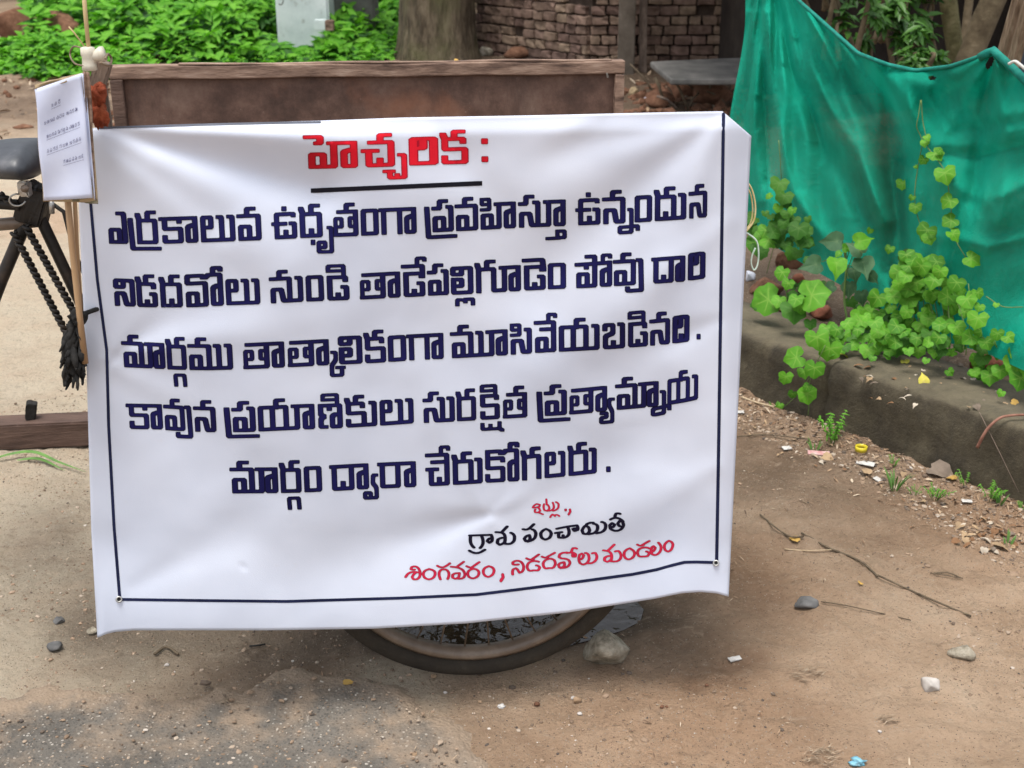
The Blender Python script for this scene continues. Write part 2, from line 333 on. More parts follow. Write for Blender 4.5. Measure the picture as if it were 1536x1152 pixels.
ROWS = [
 # colour, unit height, baseline table, words (glyph, left, right)
 ('red', .415, [(470, 253.8), (530, 252.3), (570, 251), (630, 248.2), (700, 246)],
   [[('he', 461.7, 538.3), ('chcha', 541.8, 595), ('ri', 612.5, 658), ('ka', 660, 704)]]),
 ('navy', .408, [(175, 366.2), (222, 367), (270, 365.4), (375, 361.3), (430, 358.7), (467, 356.7), (519, 355.4), (555, 353.5), (610, 351.5), (665, 348.2), (700, 346.6), (740, 344.2), (790, 341.7), (840, 339.8), (885, 337.8), (920, 336.3), (965, 333.4), (998, 331.2), (1025, 329.5), (1055, 326.5)],
   [[('e', 163, 193.6), ('rra', 204.5, 239.8), ('kaa', 239.5, 298.9), ('lu', 300.6, 354.6), ('va', 357, 393.3)],
    [('u', 411, 447.1), ('dhru', 448.7, 485.7), ('ta', 499.2, 539), ('am', 541, 569.5), ('gaa', 568.3, 626.1)],
    [('pra', 648.1, 681.5), ('va', 683.3, 718.1), ('hi', 720.2, 775.1), ('stuu', 777.7, 849.3)],
    [('u', 866.1, 901.6), ('nna', 903.9, 938.8), ('am', 951, 978.9), ('du', 980.4, 1030.2), ('na', 1033, 1060.9)]]),
 ('navy', .398, [(178, 459.4), (222, 461.3), (258, 461.6), (290, 461.3), (345, 458.1), (385, 456.9), (450, 453.2), (505, 451), (555, 449.2), (590, 447), (625, 445.4), (655, 443.4), (695, 442.2), (720, 440.3), (760, 438), (800, 435.6), (835, 433.8), (880, 432.2), (935, 428.8), (990, 425.5), (1020, 423.3), (1045, 419.5)],
   [[('ni', 171.7, 205), ('dda', 204.5, 238.4), ('da', 240, 275.9), ('vo', 278.8, 336.6), ('lu', 338.4, 391.6)],
    [('nu', 405.6, 456.8), ('am', 458.8, 487.4), ('di', 489.4, 525.5)],
    [('taa', 539, 602), ('dee', 603.8, 639.6), ('pa', 641.4, 674.2), ('lli', 675.8, 711.3), ('guu', 712.2, 782.5), ('de', 784.4, 820), ('am', 821, 850)],
    [('poo', 863.5, 918.8), ('vu', 920, 954.3)],
    [('daa', 977.4, 1028.7), ('ri', 1030.9, 1058)]]),
 ('navy', .398, [(195, 551.5), (225, 552.9), (265, 555.1), (310, 555.9), (345, 554.8), (385, 553.8), (415, 552), (450, 550.5), (485, 548.4), (527, 546.4), (563, 544.8), (597, 542.3), (625, 540.5), (660, 538.9), (688, 537.4), (740, 534.5), (782, 531.6), (818, 528.8), (850, 527.6), (895, 525.2), (920, 523.8), (955, 520.9), (980, 518.8), (1015, 515), (1030, 512.7)],
   [[('maa', 185.6, 249.4), ('rga', 249.9, 281.6), ('mu', 283.7, 351.6)],
    [('taa', 364.3, 428.5), ('tkaa', 431, 495.2), ('li', 507.9, 545), ('ka', 546.1, 580.3), ('am', 581.6, 610.8), ('gaa', 610, 666.6)],
    [('muu', 677.2, 762.9), ('si', 765.3, 799), ('vee', 801.8, 835.5), ('ya', 837.4, 900.4), ('ba', 902.6, 938.5), ('di', 940.5, 972.8), ('na', 974.4, 1005.4), ('dii', 1007.6, 1034.1)]]),
 ('navy', .388, [(205, 644), (240, 644.6), (265, 646.6), (310, 648.7), (365, 648.7), (400, 647.2), (445, 645), (500, 643.1), (535, 641.1), (585, 638), (615, 635.6), (645, 634.7), (700, 631.6), (735, 629.5), (772, 627.5), (830, 623.8), (870, 621.3), (900, 618), (935, 614.5), (960, 612.3), (980, 610.6), (1010, 606.6), (1030, 603), (1045, 599.4)],
   [[('kaa', 190.6, 245.6), ('vu', 247.5, 278.8), ('na', 292.2, 325.3)],
    [('pra', 349, 384.7), ('yaa', 387, 473.8), ('nni', 476.3, 515.5), ('ku', 517.5, 567), ('lu', 569, 621.7)],
    [('su', 635, 683), ('ra', 684, 716), ('kshi', 718.8, 750.8), ('ta', 753.4, 791.9)],
    [('pra', 816.4, 851), ('tyaa', 852.9, 911.6), ('mnaa', 924.2, 988.7), ('ya', 1000.2, 1047.7)]]),
 ('navy', .395, [(360, 740.5), (437, 739.9), (470, 738.4), (510, 736.4), (545, 734.3), (585, 732.6), (615, 731.2), (660, 729), (690, 727.3), (740, 724), (770, 722.5), (790, 721), (825, 717), (865, 713.5), (890, 710.5)],
   [[('maa', 347.7, 418.8), ('rga', 420, 453.5), ('am', 456, 484.4)],
    [('dvaa', 495.8, 554.7), ('raa', 567.5, 625.5)],
    [('chee', 638.5, 675.8), ('ru', 677.8, 724.8), ('koo', 725.9, 779.7), ('ga', 781, 813.2), ('la', 815.8, 849), ('ru', 851.3, 895.6)]]),
]
def glyph_mesh(name, xl, xr, uy, base, calli, grow):
    W, A, B = G[name]; sx = (xr-xl)/W
    def xf(x, y):
        X = xl+x*sx; k = lean(X)
        return (X-k*y*uy, interp(base, X)-y*uy)
    out = []
    if calli:
        out.append(pen([rounded(rounded(p, 14), 8) for p in A+B], xf, uy*(16.5+grow), uy*(9.5+grow*.7), 1, 5, rot=-.6))
    else:
        out.append(pen([rounded(p, 4.5) for p in A], xf, sx*(10.5+grow), uy*(7.4+grow), .34))
        if B: out.append(pen([rounded(p, 4.5) for p in B], xf, sx*(8.7+grow), uy*(6.4+grow), .34))
    return out

# small signature lines, drawn as direct pen strokes: (origin, scale, ink, nib x, nib y, words)
SIGN = [
 ((690, 740), 5.908, 'cred', 1.7, 1.2, [
  [[(645, 125), (660, 96), (700, 92), (716, 110), (690, 125), (655, 128)], [(690, 125), (716, 142), (708, 166), (678, 175), (652, 160), (668, 144)], [(700, 172), (735, 186)],
   [(745, 95), (735, 135), (760, 162), (790, 150), (795, 115), (772, 98)], [(765, 52), (768, 100)], [(788, 155), (825, 150), (837, 110), (822, 82)], [(825, 155), (860, 148), (880, 110), (868, 80), (850, 77)],
   [(800, 212), (808, 190), (828, 184), (842, 202)], [(842, 194), (860, 182), (880, 202)]]]),
 ((690, 740), 5.908, 'cnavy', 2.7, 1.65, [
  [[(96, 374), (88, 412), (100, 460), (124, 480)], [(86, 374), (276, 368)], [(190, 374), (208, 420), (200, 466), (178, 484)], [(276, 368), (292, 402), (276, 440), (246, 436), (238, 410), (264, 400)], [(84, 508), (120, 530), (170, 530), (220, 500)],
   [(320, 344), (385, 347), (404, 385), (396, 436)], [(400, 394), (350, 394), (325, 422), (336, 456), (370, 456), (396, 432)], [(390, 444), (425, 452), (470, 440), (488, 400), (476, 355), (450, 350)], [(372, 342), (412, 304)]],
  [[(560, 318), (600, 326), (654, 274)], [(614, 370), (572, 384), (568, 420), (600, 428), (630, 404), (614, 372)], [(600, 428), (650, 414), (678, 370), (664, 324), (640, 320)],
   [(762, 316), (722, 334), (710, 372), (735, 410), (775, 410), (810, 380), (808, 334), (762, 316)],
   [(846, 352), (902, 344)], [(878, 352), (866, 382), (886, 400), (914, 390)], [(914, 392), (914, 372)], [(914, 394), (955, 386), (972, 345), (956, 300)], [(858, 314), (945, 296), (1036, 284)], [(1036, 284), (1054, 312), (1030, 338), (998, 328), (1004, 304), (1032, 312)],
   [(1110, 288), (1084, 310), (1080, 346), (1108, 368), (1146, 352), (1152, 312), (1128, 290), (1110, 288), (1136, 260), (1180, 260)], [(1140, 362), (1200, 352), (1228, 305), (1208, 268), (1184, 270)], [(1210, 354), (1270, 342), (1298, 296), (1282, 255), (1256, 254)],
   [(1352, 300), (1376, 290), (1362, 262), (1334, 266), (1322, 298), (1345, 328), (1400, 336), (1446, 306), (1452, 262), (1430, 240), (1402, 250), (1396, 284), (1418, 292)], [(1334, 232), (1360, 214), (1420, 222), (1444, 250)], [(1374, 214), (1370, 190), (1394, 170), (1418, 182)]]]),
 ((600, 820), 6.982, 'cred', 2.3, 1.45, [
  [[(58, 318), (85, 276), (140, 262), (196, 270)], [(165, 272), (128, 302), (126, 336), (165, 348), (206, 326), (214, 268), (188, 212), (140, 202), (108, 222), (120, 246), (152, 240)],
   [(305, 234), (250, 254), (238, 300), (275, 342), (330, 342), (372, 300), (364, 250), (305, 234)],
   [(392, 200), (414, 216), (446, 216)], [(424, 342), (404, 290), (418, 244), (460, 234), (500, 244), (518, 290), (500, 338)], [(452, 216), (484, 204), (522, 174)],
   [(536, 210), (590, 214), (644, 230), (678, 266), (682, 312), (650, 338), (606, 334)], [(622, 276), (560, 280), (542, 310), (562, 338), (606, 334), (622, 304), (622, 276)], [(596, 210), (662, 168)],
   [(698, 204), (720, 216), (748, 222)], [(770, 230), (714, 250), (704, 296), (740, 334), (792, 330), (832, 290), (822, 244), (770, 230)], [(756, 214), (824, 172)],
   [(930, 204), (880, 224), (866, 270), (900, 318), (950, 314), (988, 270), (982, 220), (930, 204)]],
  [[(1180, 292), (1174, 250), (1194, 226), (1232, 226), (1240, 268), (1264, 278), (1298, 240), (1292, 180), (1250, 144), (1194, 150), (1170, 176), (1194, 192), (1240, 186)],
   [(1326, 122), (1354, 140), (1400, 130)], [(1390, 126), (1448, 92)], [(1452, 158), (1440, 150), (1380, 150), (1334, 176), (1330, 232), (1366, 262), (1398, 240), (1428, 256), (1462, 240), (1466, 202), (1428, 196)]]]),
 ((800, 800), 6.982, 'cred', 2.3, 1.45, [
  [[(92, 244), (120, 260), (152, 250)], [(146, 246), (218, 214)], [(165, 266), (110, 286), (98, 336), (130, 378), (162, 356), (196, 372), (228, 340), (234, 296), (206, 266), (165, 266)],
   [(322, 302), (266, 314), (258, 346), (285, 364), (326, 350), (330, 318), (322, 302)], [(285, 364), (345, 360), (382, 330), (386, 290), (350, 266), (276, 262), (262, 236), (290, 206), (350, 200)], [(350, 206), (400, 200), (436, 204), (452, 236), (426, 252), (400, 236), (416, 210)], [(400, 196), (400, 164), (430, 148), (454, 160)],
   [(500, 272), (532, 246), (522, 214), (494, 210), (478, 236), (474, 290), (500, 328), (545, 326), (582, 290), (586, 240), (566, 204), (544, 206)], [(570, 314), (620, 314), (668, 270), (662, 214), (640, 198), (618, 210)]],
  [[(734, 178), (800, 188), (826, 230), (816, 278)], [(778, 184), (842, 128)], [(816, 236), (760, 240), (736, 270), (755, 300), (796, 296), (820, 264)], [(806, 290), (850, 298), (902, 286), (924, 240), (906, 190), (880, 180), (858, 190)],
   [(1010, 156), (960, 178), (944, 226), (970, 272), (1016, 274), (1058, 240), (1064, 190), (1010, 156)],
   [(1090, 118), (1115, 135), (1152, 124)], [(1144, 120), (1208, 90)], [(1214, 158), (1206, 150), (1150, 146), (1094, 170), (1088, 222), (1120, 252), (1150, 236), (1182, 248), (1212, 226), (1218, 196), (1184, 190)],
   [(1250, 192), (1282, 166), (1272, 134), (1244, 134), (1234, 165), (1230, 206), (1260, 232), (1302, 222), (1338, 180), (1338, 124), (1310, 98)],
   [(1420, 78), (1378, 104), (1366, 152), (1394, 192), (1432, 190), (1462, 140), (1462, 94), (1420, 78)]]]),
]
# ------------------------------------------------------------------ banner
YAW = R(6.0); KB = math.tan(YAW); YB = 2.06            # banner plane: Y = YB + KB X
OUT_TOP = [(143, 192), (300, 185.5), (480, 181), (600, 176.5), (800, 173), (1000, 168.5), (1084, 167), (1104, 184), (1127, 204)]
OUT_BOT = [(146, 957), (158, 951.5), (172, 948), (200, 945.5), (400, 945.5), (560, 943), (700, 935), (850, 919), (980, 898.5), (1022, 890), (1050, 888), (1075, 890), (1093, 895)]
OUT_L = [(192, 126), (305, 118), (400, 122), (560, 130), (800, 137), (957, 146)]     # y -> x
OUT_R = [(167, 1127), (204, 1127), (330, 1121), (600, 1108), (895, 1093)]
def sm(e0, e1, x):
    t = min(1, max(0, (x-e0)/(e1-e0))); return t*t*(3-2*t)
def seg_d(px, py, a, b):
    vx, vy = b[0]-a[0], b[1]-a[1]; L = vx*vx+vy*vy
    t = ((px-a[0])*vx+(py-a[1])*vy)/L; tc = min(1, max(0, t))
    dx, dy = px-(a[0]+tc*vx), py-(a[1]+tc*vy)
    s = (vx*(py-a[1])-vy*(px-a[0]))/math.sqrt(L)
    return math.hypot(dx, dy), s, tc
CREASES = [  # a, b, width at a, width at b, depth at a, depth at b  (m, + = away from the camera)
 ((140, 188), (480, 285), 9, 36, .008, .020), ((140, 188), (560, 215), 7, 26, -.003, -.009), ((140, 205), (430, 400), 16, 60, -.004, -.012), ((142, 200), (330, 330), 8, 30, .003, .007),
 ((640, 178), (760, 330), 12, 46, .003, .006), ((900, 172), (640, 300), 12, 50, -.003, -.006), ((160, 530), (330, 590), 9, 34, .006, .002), ((163, 545), (250, 470), 6, 24, .006, .002), ((420, 300), (560, 560), 30, 60, .004, .006),
 ((735, 772), (600, 800), 6, 30, .006, .003), ((735, 772), (860, 700), 6, 30, -.005, -.003), ((735, 772), (700, 640), 6, 30, .005, .003), ((1078, 480), (900, 560), 10, 40, .004, .006), ((1076, 700), (900, 790), 12, 46, -.004, -.006), ((200, 880), (420, 760), 12, 50, .004, .006), ((360, 846), (366, 852), 3, 4, .002, .002),
 ((300, 190), (520, 210), 14, 40, -.005, -.006), ((1082, 172), (800, 420), 8, 60, .004, .014), ((1082, 172), (700, 250), 8, 46, .004, .008),
 ((1082, 172), (960, 520), 8, 50, -.003, -.007), ((735, 772), (470, 860), 10, 60, .005, .008), ((735, 772), (640, 560), 9, 60, -.004, -.006),
 ((735, 772), (1010, 640), 9, 60, .004, .006), ((735, 772), (820, 930), 8, 40, -.003, -.005), ((165, 535), (520, 470), 12, 50, -.008, -.004),
 ((150, 560), (380, 700), 14, 60, .004, .008), ((1095, 330), (760, 600), 14, 60, -.004, -.007), ((250, 640), (470, 960), 40, 50, .006, .006),
 ((950, 640), (1000, 900), 40, 50, -.008, -.010), ((600, 480), (900, 700), 50, 60, .006, .002)]
def relief(px, py):
    t = sm(170, 960, py); d = .012*math.sin(px/118+.6)*t + .006*math.sin(px/61+py/190+1)*t + .004*math.sin((px+py*.6)/140)
    for a, b, wa, wb, da, db in CREASES:
        r, s, tc = seg_d(px, py, a, b); wd = wa+(wb-wa)*tc; d += (da+(db-da)*tc)*math.exp(-(r/wd)**2)*(.25+.75*min(1, (tc*3+.2)))
    d += .028*(1-sm(0, 30, py-176+max(0, px-600)*.02))*.35               # top hem rolls over the board
    if px > 1086: q_ = px-1086; d += q_*q_/(q_+14)/F*2.1*1.0                               # flap folded round the cart corner
    d -= .020*sm(300, 950, py)*sm(.0, 1.0, (py-800)/150)                 # bottom swings out
    d += .03*(1-sm(0, 26, px-130))*sm(850, 957, py)                      # curled corner
    return d
def bpt(px, py, off=0.0):
    p = on_y(px, py, YB, KB); d = (p-ORG); L = d.length; return ORG + d*((L+relief(px, py)-off)/L)
def banner_outline(s, t):
    xt = 118+s*(1127-118)
    yt = interp(OUT_TOP, xt); yb = interp(OUT_BOT, 118+s*(1127-118)) if True else 0
    return xt, yt, yb
m_vinyl, n, b, o = new_mat('white_vinyl')
f = noise(n, 3.2, 4, .5); c = ramp(n, f, [(.3, (.545, .595, .715)), (.7, (.63, .675, .785))])
f2 = noise(n, 34, 7, .7); c = mixc(n, mathn(n, 'MULTIPLY', mathn(n, 'SUBTRACT', f2, .62, True), 1.2, True), c, (.55, .53, .50))
n.links.new(c, b.inputs['Base Color']); b.inputs['Roughness'].default_value = .42; b.inputs['Specular IOR Level'].default_value = .42
bump(n, b, mathn(n, 'ADD', mathn(n, 'ADD', noise(n, 5, 2, .45), mathn(n, 'MULTIPLY', noise(n, 13, 1.5, .4), .12)), mathn(n, 'MULTIPLY', noise(n, 700, 2, .5), .025)), .42, .022)
def ink(name, c, rough=.45):
    m, n, b, o = new_mat(name); f = noise(n, 9, 5, .6)
    n.links.new(ramp(n, f, [(.3, tuple(x*.7 for x in c)), (.7, tuple(x*1.35 for x in c))]), b.inputs['Base Color'])
    b.inputs['Roughness'].default_value = rough; b.inputs['Specular IOR Level'].default_value = .12; return m
INK = {'navy': (ink('navy_ink_edge', (.002, .002, .016)), ink('navy_ink', (.007, .007, .062))),
       'red': (ink('red_ink_edge', (.33, .006, .022)), ink('red_ink', (.60, .010, .025))),
       'cnavy': (ink('dark_ink_edge', (.006, .005, .02)), ink('dark_ink', (.006, .005, .018)))}
INK['cred'] = (ink('crimson_ink_edge', (.27, .008, .035)), ink('crimson_ink', (.50, .018, .055)))
m_black = ink('black_ink', (.006, .006, .012)); m_border = ink('border_ink', (.012, .016, .05))

banner = empty('banner', tuple(on_y(620, 940, YB, KB)), 'white vinyl warning banner with navy and red Telugu lettering hanging from the cart side', 'banner')
NX, NY = 230, 180; V = []; 
for j in range(NY+1):
    tj = j/NY
    for i in range(NX+1):
        s = i/NX
        # left and right edges follow their own outlines
        px = 118+s*(1127-118)
        y0, y1 = interp(OUT_TOP, px), interp(OUT_BOT, max(146, min(1093, 146+s*(1093-146))))
        yy = y0+(y1-y0)*tj
        xl, xr = interp(OUT_L, yy), interp(OUT_R, yy)
        px2 = xl+(xr-xl)*s
        yy = interp(OUT_TOP, max(126, min(1127, px2)))*(1-tj)+interp(OUT_BOT, min(1093, max(146, px2)))*tj
        V.append(bpt(px2, yy))
Fc = [(j*(NX+1)+i, (j+1)*(NX+1)+i, (j+1)*(NX+1)+i+1, j*(NX+1)+i+1) for j in range(NY) for i in range(NX)]
cloth = mesh_obj('vinyl_sheet', V, Fc, m_vinyl, banner, True)
md = cloth.modifiers.new('thick', 'SOLIDIFY'); md.thickness = .0009; md.offset = -1
def ink_patch(name, layers, mats, parent):
    V, Fc, fm = [], [], []
    for k, (v2, f2) in enumerate(layers):
        i0 = len(V); V += [bpt(x, y, .0006+.0003*k) for x, y in v2]; Fc += [tuple(i+i0 for i in f) for f in f2]; fm += [k]*len(f2)
    return mesh_obj(name, V, Fc, None, parent, True, mats=mats, fm=fm)
for colr, uy, base, words in ROWS:
    cal = colr[0] == 'c'
    for wd in words:
        L = []
        for grow in (0, -2.6):
            ps = []
            for g, xl, xr in wd: ps += glyph_mesh(g, xl, xr, uy, base, cal, grow)
            L.append(merge2d(ps))
        ink_patch('printed_word', L, INK[colr], banner)
def longer(p):      # head ticks stand clear of the bar below them
    if len(p) == 2 and p[1][0]-p[0][0] > 25 and p[0][1]-p[1][1] > 20: return [p[0], (p[1][0]+6, p[1][1]-10)]
    return p
for org_, sc_, cc, rx_, ry_, words in SIGN:
    for wd in words:
        L = []
        for k in (0, .62):
            L.append(merge2d([pen([rounded(rounded(p, 16), 8)], lambda x, y: (org_[0]+x/sc_, org_[1]+y/sc_), rx_-k*.8, ry_-k*.6, 1, 5, rot=0) for p in map(longer, wd)]))
        ink_patch('printed_word', L, INK[cc], banner)
def dot(x, y, w, h, ms):
    ink_patch('printed_mark', [merge2d([pen([[(x, y), (x, y)]], lambda a, b: (a, b), w/2-k, h/2-k, .3)]) for k in (0, 1.1)], ms, banner)
dot(726.8, 211.9, 10.8, 9.2, INK['red']); dot(727.3, 238.8, 10.8, 9.2, INK['red'])
dot(1047.9, 504.9, 6.5, 8.5, INK['navy']); dot(912.6, 703.8, 7.2, 8.8, INK['navy'])
dot(848.5, 765, 4, 4, INK['cred']); 
for x, y, cc, q in ((855, 764.5, 'cred', 1.0), (754, 862, 'cred', 1.3)):
    ink_patch('printed_mark', [merge2d([pen([[(x, y), (x+.5*q, y+3*q), (x-2*q, y+7*q)]], lambda a, b: (a, b), 1.9*q-k*.7, 1.9*q-k*.7, 1)]) for k in (0, 1)], INK[cc], banner)
def rule(name, pts, w, m):
    ink_patch(name, [merge2d([pen([pts], lambda a, b: (a, b), w/2, w/2, 1, 14)])], [m], banner)
ink_patch('underline_rule', [merge2d([pen([[(469.5, 286), (720, 275)]], lambda a, b: (a, b), 3.3, 3.4, .1, 14)])], [m_black], banner)
rule('border_rule', [(135.5, 300), (146, 420), (160, 525), (163, 640), (171, 790), (179.5, 896)], 4.6, m_border)
rule('border_rule', [(183, 899.2), (300, 900.8), (430, 902.2), (480, 900.6), (600, 897.2), (714, 892), (780, 884), (850, 875), (949, 861.5), (985, 854.5), (1010, 847.5), (1027, 843.4), (1045, 843), (1070, 843.8)], 4.6, m_border)
rule('border_rule', [(1085.3, 171), (1083.5, 300), (1080.5, 500), (1077.5, 700), (1075, 841)], 5, m_border)
rule('border_rule', [(149, 192), (220, 189.5), (300, 187), (400, 184.5), (480, 183)], 3.4, ink('grey_hem_ink', (.09, .10, .13)))
m_metal = pm('dull_metal', [(.3, (.32, .31, .29)), (.7, (.5, .5, .48))], 60, .38, .2, .001, metal=.8)
m_dark = pm('black_hole', [(.3, (.01, .01, .01)), (.7, (.015, .015, .015))], 30, .9, 0)
for ex, ey in ((178.5, 899), (1074, 844.5)):
    c0 = bpt(ex, ey, .003); e = ray(ex, ey).normalized(); a = e.cross(Vector((0, 0, 1))).normalized(); bb = a.cross(e)
    tube('eyelet', [c0+a*(math.cos(t)*.0046)+bb*(math.sin(t)*.0046) for t in [k*math.pi/8 for k in range(16)]], .0016, m_metal, banner, 6, closed=True)
    V = [c0+e*.001] + [c0+e*.001+a*(math.cos(t)*.0042)+bb*(math.sin(t)*.0042) for t in [k*math.pi/6 for k in range(12)]]
    mesh_obj('eyelet_hole', V, [(0, 1+k, 1+(k+1) % 12) for k in range(12)], m_dark, banner)
# ------------------------------------------------------------------ terrain
def inpoly(px, py, poly):
    ins = np.zeros(px.shape, bool); n = len(poly)
    for i in range(n):
        x1, y1 = poly[i]; x2, y2 = poly[(i+1) % n]
        c = ((y1 > py) != (y2 > py)) & (px < (x2-x1)*(py-y1)/(y2-y1+1e-12)+x1); ins ^= c
    return ins
def polydist(px, py, poly):
    d = np.full(px.shape, 1e9); n = len(poly)
    for i in range(n):
        x1, y1 = poly[i]; x2, y2 = poly[(i+1) % n]; vx, vy = x2-x1, y2-y1
        t = np.clip(((px-x1)*vx+(py-y1)*vy)/(vx*vx+vy*vy+1e-12), 0, 1)
        d = np.minimum(d, np.hypot(px-x1-t*vx, py-y1-t*vy))
    return np.where(inpoly(px, py, poly), d, -d)
def gp(px, py): p = on_z(px, py); return (p.x, p.y)
def sstep(a, b, x): t = np.clip((x-a)/(b-a), 0, 1); return t*t*(3-2*t)
WA, WB = gp(1106, 590), gp(1510, 752)                       # foot of the low concrete wall
wd = np.array([WB[0]-WA[0], WB[1]-WA[1]]); wd /= np.hypot(*wd); wn = np.array([-wd[1], wd[0]])   # wn points behind the wall
if wn[1] < 0: wn = -wn
def wall_coord(x, y): return (x-WA[0])*wd[0]+(y-WA[1])*wd[1], (x-WA[0])*wn[0]+(y-WA[1])*wn[1]
PUD = [gp(*p) for p in ((585, 962), (640, 972), (700, 976), (780, 972), (850, 960), (890, 950), (925, 940), (950, 928), (955, 912), (930, 885), (800, 850), (640, 860), (570, 900), (560, 940))]
def gz(x, y):
    x = np.asarray(x, float); y = np.asarray(y, float)
    near = 1-sstep(5, 12, y)
    h = (fbm(x, y, 1.1, 4, 3)-.47)*.030 + (fbm(x, y, 7, 4, 9)-.47)*.016*(.35+.65*near) + (fbm(x, y, 42, 3, 5)-.45)*.010*near
    # cracked, ridged mud to the right and at the back
    r = 1-np.abs(fbm(x*.8+y*.5, y, 9, 3, 21)-.47)*6; h += np.clip(r, 0, 1)*.011*sstep(-.1, .5, x)*near
    r2 = 1-np.abs(fbm(x*1.3, y*.7, 16, 4, 23)-.47)*8; h -= np.clip(r2, 0, 1)*.0045*near
    # left earth bank at the back
    h += .12*sstep(8.4, 11.5, y)*sstep(-2.4, -3.6, x) + .10*sstep(7.4, 8.6, y)*sstep(-1.8, -2.8, x)*(1-sstep(14, 18, y))*np.abs(fbm(x*.6, y, 4.2, 5, 31)-.47)*7*.35
    h += (fbm(x, y, 4.5, 4, 77)-.45)*.10*sstep(7.8, 9.5, y)
    pd = polydist(x, y, PUD); h = h*(1-.55*sstep(-.10, .02, pd)) - .013*sstep(-.09, .06, pd)
    # raised soil behind the low wall
    s, t = wall_coord(x, y)
    rs = sstep(.24, .30, t)*(1-sstep(6, 9, t))*sstep(-2.6, -2.2, s); h = h*(1-rs*.2) + rs*(.145+.035*fbm(x, y, 9, 3, 8)+ .10*sstep(.5, 1.4, t))
    h += .03*np.exp(-((t+.06)/.07)**2)*sstep(-2.5, -2, s)*(fbm(x, y, 12, 3, 4)+.3)      # drift of litter at the wall foot
    far = sstep(14, 60, np.hypot(x, y)); return h*(1-far)
def gz1(x, y): return float(gz(np.array([x]), np.array([y]))[0])
def drop(px, py, up=0.0):                                    # point on the terrain seen at this pixel
    z = 0.0
    for _ in range(12): p = on_z(px, py, z); z = .5*z+.5*gz1(p.x, p.y)
    return Vector((p.x, p.y, gz1(p.x, p.y)+up))
def graded(lo, hi, a, b, fine, grow=1.14):
    c = list(np.arange(a, b+fine, fine)); s = fine; v = c[-1]
    while v < hi: s = s*grow; v += s; c.append(v)
    s = fine; v = c[0]; L = []
    while v > lo: s = s*grow; v -= s; L.append(v)
    return np.array(L[::-1]+c)
gx = graded(-400, 400, -1.5, 1.7, .011); gy = graded(-60, 600, 1.55, 4.4, .011, 1.035)
X, Y = np.meshgrid(gx, gy); Z = gz(X, Y)
nx_, ny_ = len(gx), len(gy)
def fast_mesh(name, co, quads, mat, parent=None, smooth=True, cols=None, uvs=None):
    me = bpy.data.meshes.new(name); k = quads.shape[1]
    me.vertices.add(len(co)); me.vertices.foreach_set('co', np.asarray(co, np.float32).ravel())
    me.loops.add(quads.size); me.loops.foreach_set('vertex_index', quads.ravel().astype(np.int32))
    me.polygons.add(len(quads)); me.polygons.foreach_set('loop_start', np.arange(0, quads.size, k, dtype=np.int32))
    me.polygons.foreach_set('use_smooth', np.full(len(quads), smooth)); me.update(calc_edges=True)
    if cols is not None:
        at = me.color_attributes.new('tone', 'FLOAT_COLOR', 'POINT'); at.data.foreach_set('color', np.asarray(cols, np.float32).ravel())
    me.materials.append(mat); me.validate()
    o = bpy.data.objects.new(name, me); link(o)
    if parent is not None: o.parent = parent; o.matrix_parent_inverse = pinv(parent)
    return o
ii = np.arange(nx_-1)[None, :]+np.arange(ny_-1)[:, None]*nx_
quads = np.stack([ii, ii+1, ii+1+nx_, ii+nx_], -1).reshape(-1, 4)
def blob(cx, cy, r, x=X, y=Y, e=1.0): return np.exp(-(((x-cx)/r)**2+((y-cy)/(r*e))**2))
pale = np.zeros_like(X); damp_shade = np.zeros_like(X); org = np.zeros_like(X)
nz = fbm(X, Y, 2.2, 5, 40); nz2 = fbm(X, Y, 6, 4, 50)
pale += sstep(-.05, -1.0, X-0.15*(Y-2))*sstep(.33, .62, nz+.12)*sstep(1.6, 2.3, Y)*.95
for q, r in (((30, 985), .17), ((30, 1005), .16), ((95, 1000), .10), ((120, 985), .07), ((600, 1015), .07), ((650, 1045), .045), ((575, 998), .06), ((60, 560), .8), ((30, 700), .5)):
    c = gp(*q); pale += blob(c[0], c[1], r)*(.55+.6*nz2)
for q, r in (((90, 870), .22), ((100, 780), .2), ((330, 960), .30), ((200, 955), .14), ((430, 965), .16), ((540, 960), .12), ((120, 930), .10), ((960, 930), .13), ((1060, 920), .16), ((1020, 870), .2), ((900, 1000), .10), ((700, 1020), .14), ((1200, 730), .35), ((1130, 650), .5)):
    c = gp(*q); damp_shade += blob(c[0], c[1], r, e=1.3)*(.4+.8*nz2)*.48  # painted shade under the banner and beside the cart, plus some damp soil
for q, r in (((1110, 850), .18), ((1180, 620), .25), ((1480, 770), .3), ((1050, 1120), .3), ((330, 985), .25)):
    c = gp(*q); org += blob(c[0], c[1], r, e=1.2)*(.3+1.0*nz2)*.7
damp_shade += sstep(5, 8.5, Y)*.5*sstep(-1.5, 0.2, X) + sstep(7.9, 8.6, Y)*(.55+.9*(fbm(X*.5, Y, 3.0, 4, 35)-.35))  # shade of shed and tree painted into the ground, over brown soil
s_, t_ = wall_coord(X, Y); damp_shade += sstep(-.02, .2, t_)*sstep(-2.6, -2.2, s_)*.85; pale *= 1-sstep(-.02, .1, t_)*sstep(-2.6, -2.2, s_)
pale *= 1-sstep(8, 9, Y)
pd_ = polydist(X, Y, PUD); damp_shade += sstep(-.07, -.01, pd_)*.6; pale *= 1-sstep(-.07, -.01, pd_)
cols = np.stack([np.clip(pale, 0, 1), np.clip(damp_shade, 0, 1), np.clip(org, 0, 1), np.ones_like(X)], -1).reshape(-1, 4)
m_ground, n, b, o = new_mat('trodden_earth')
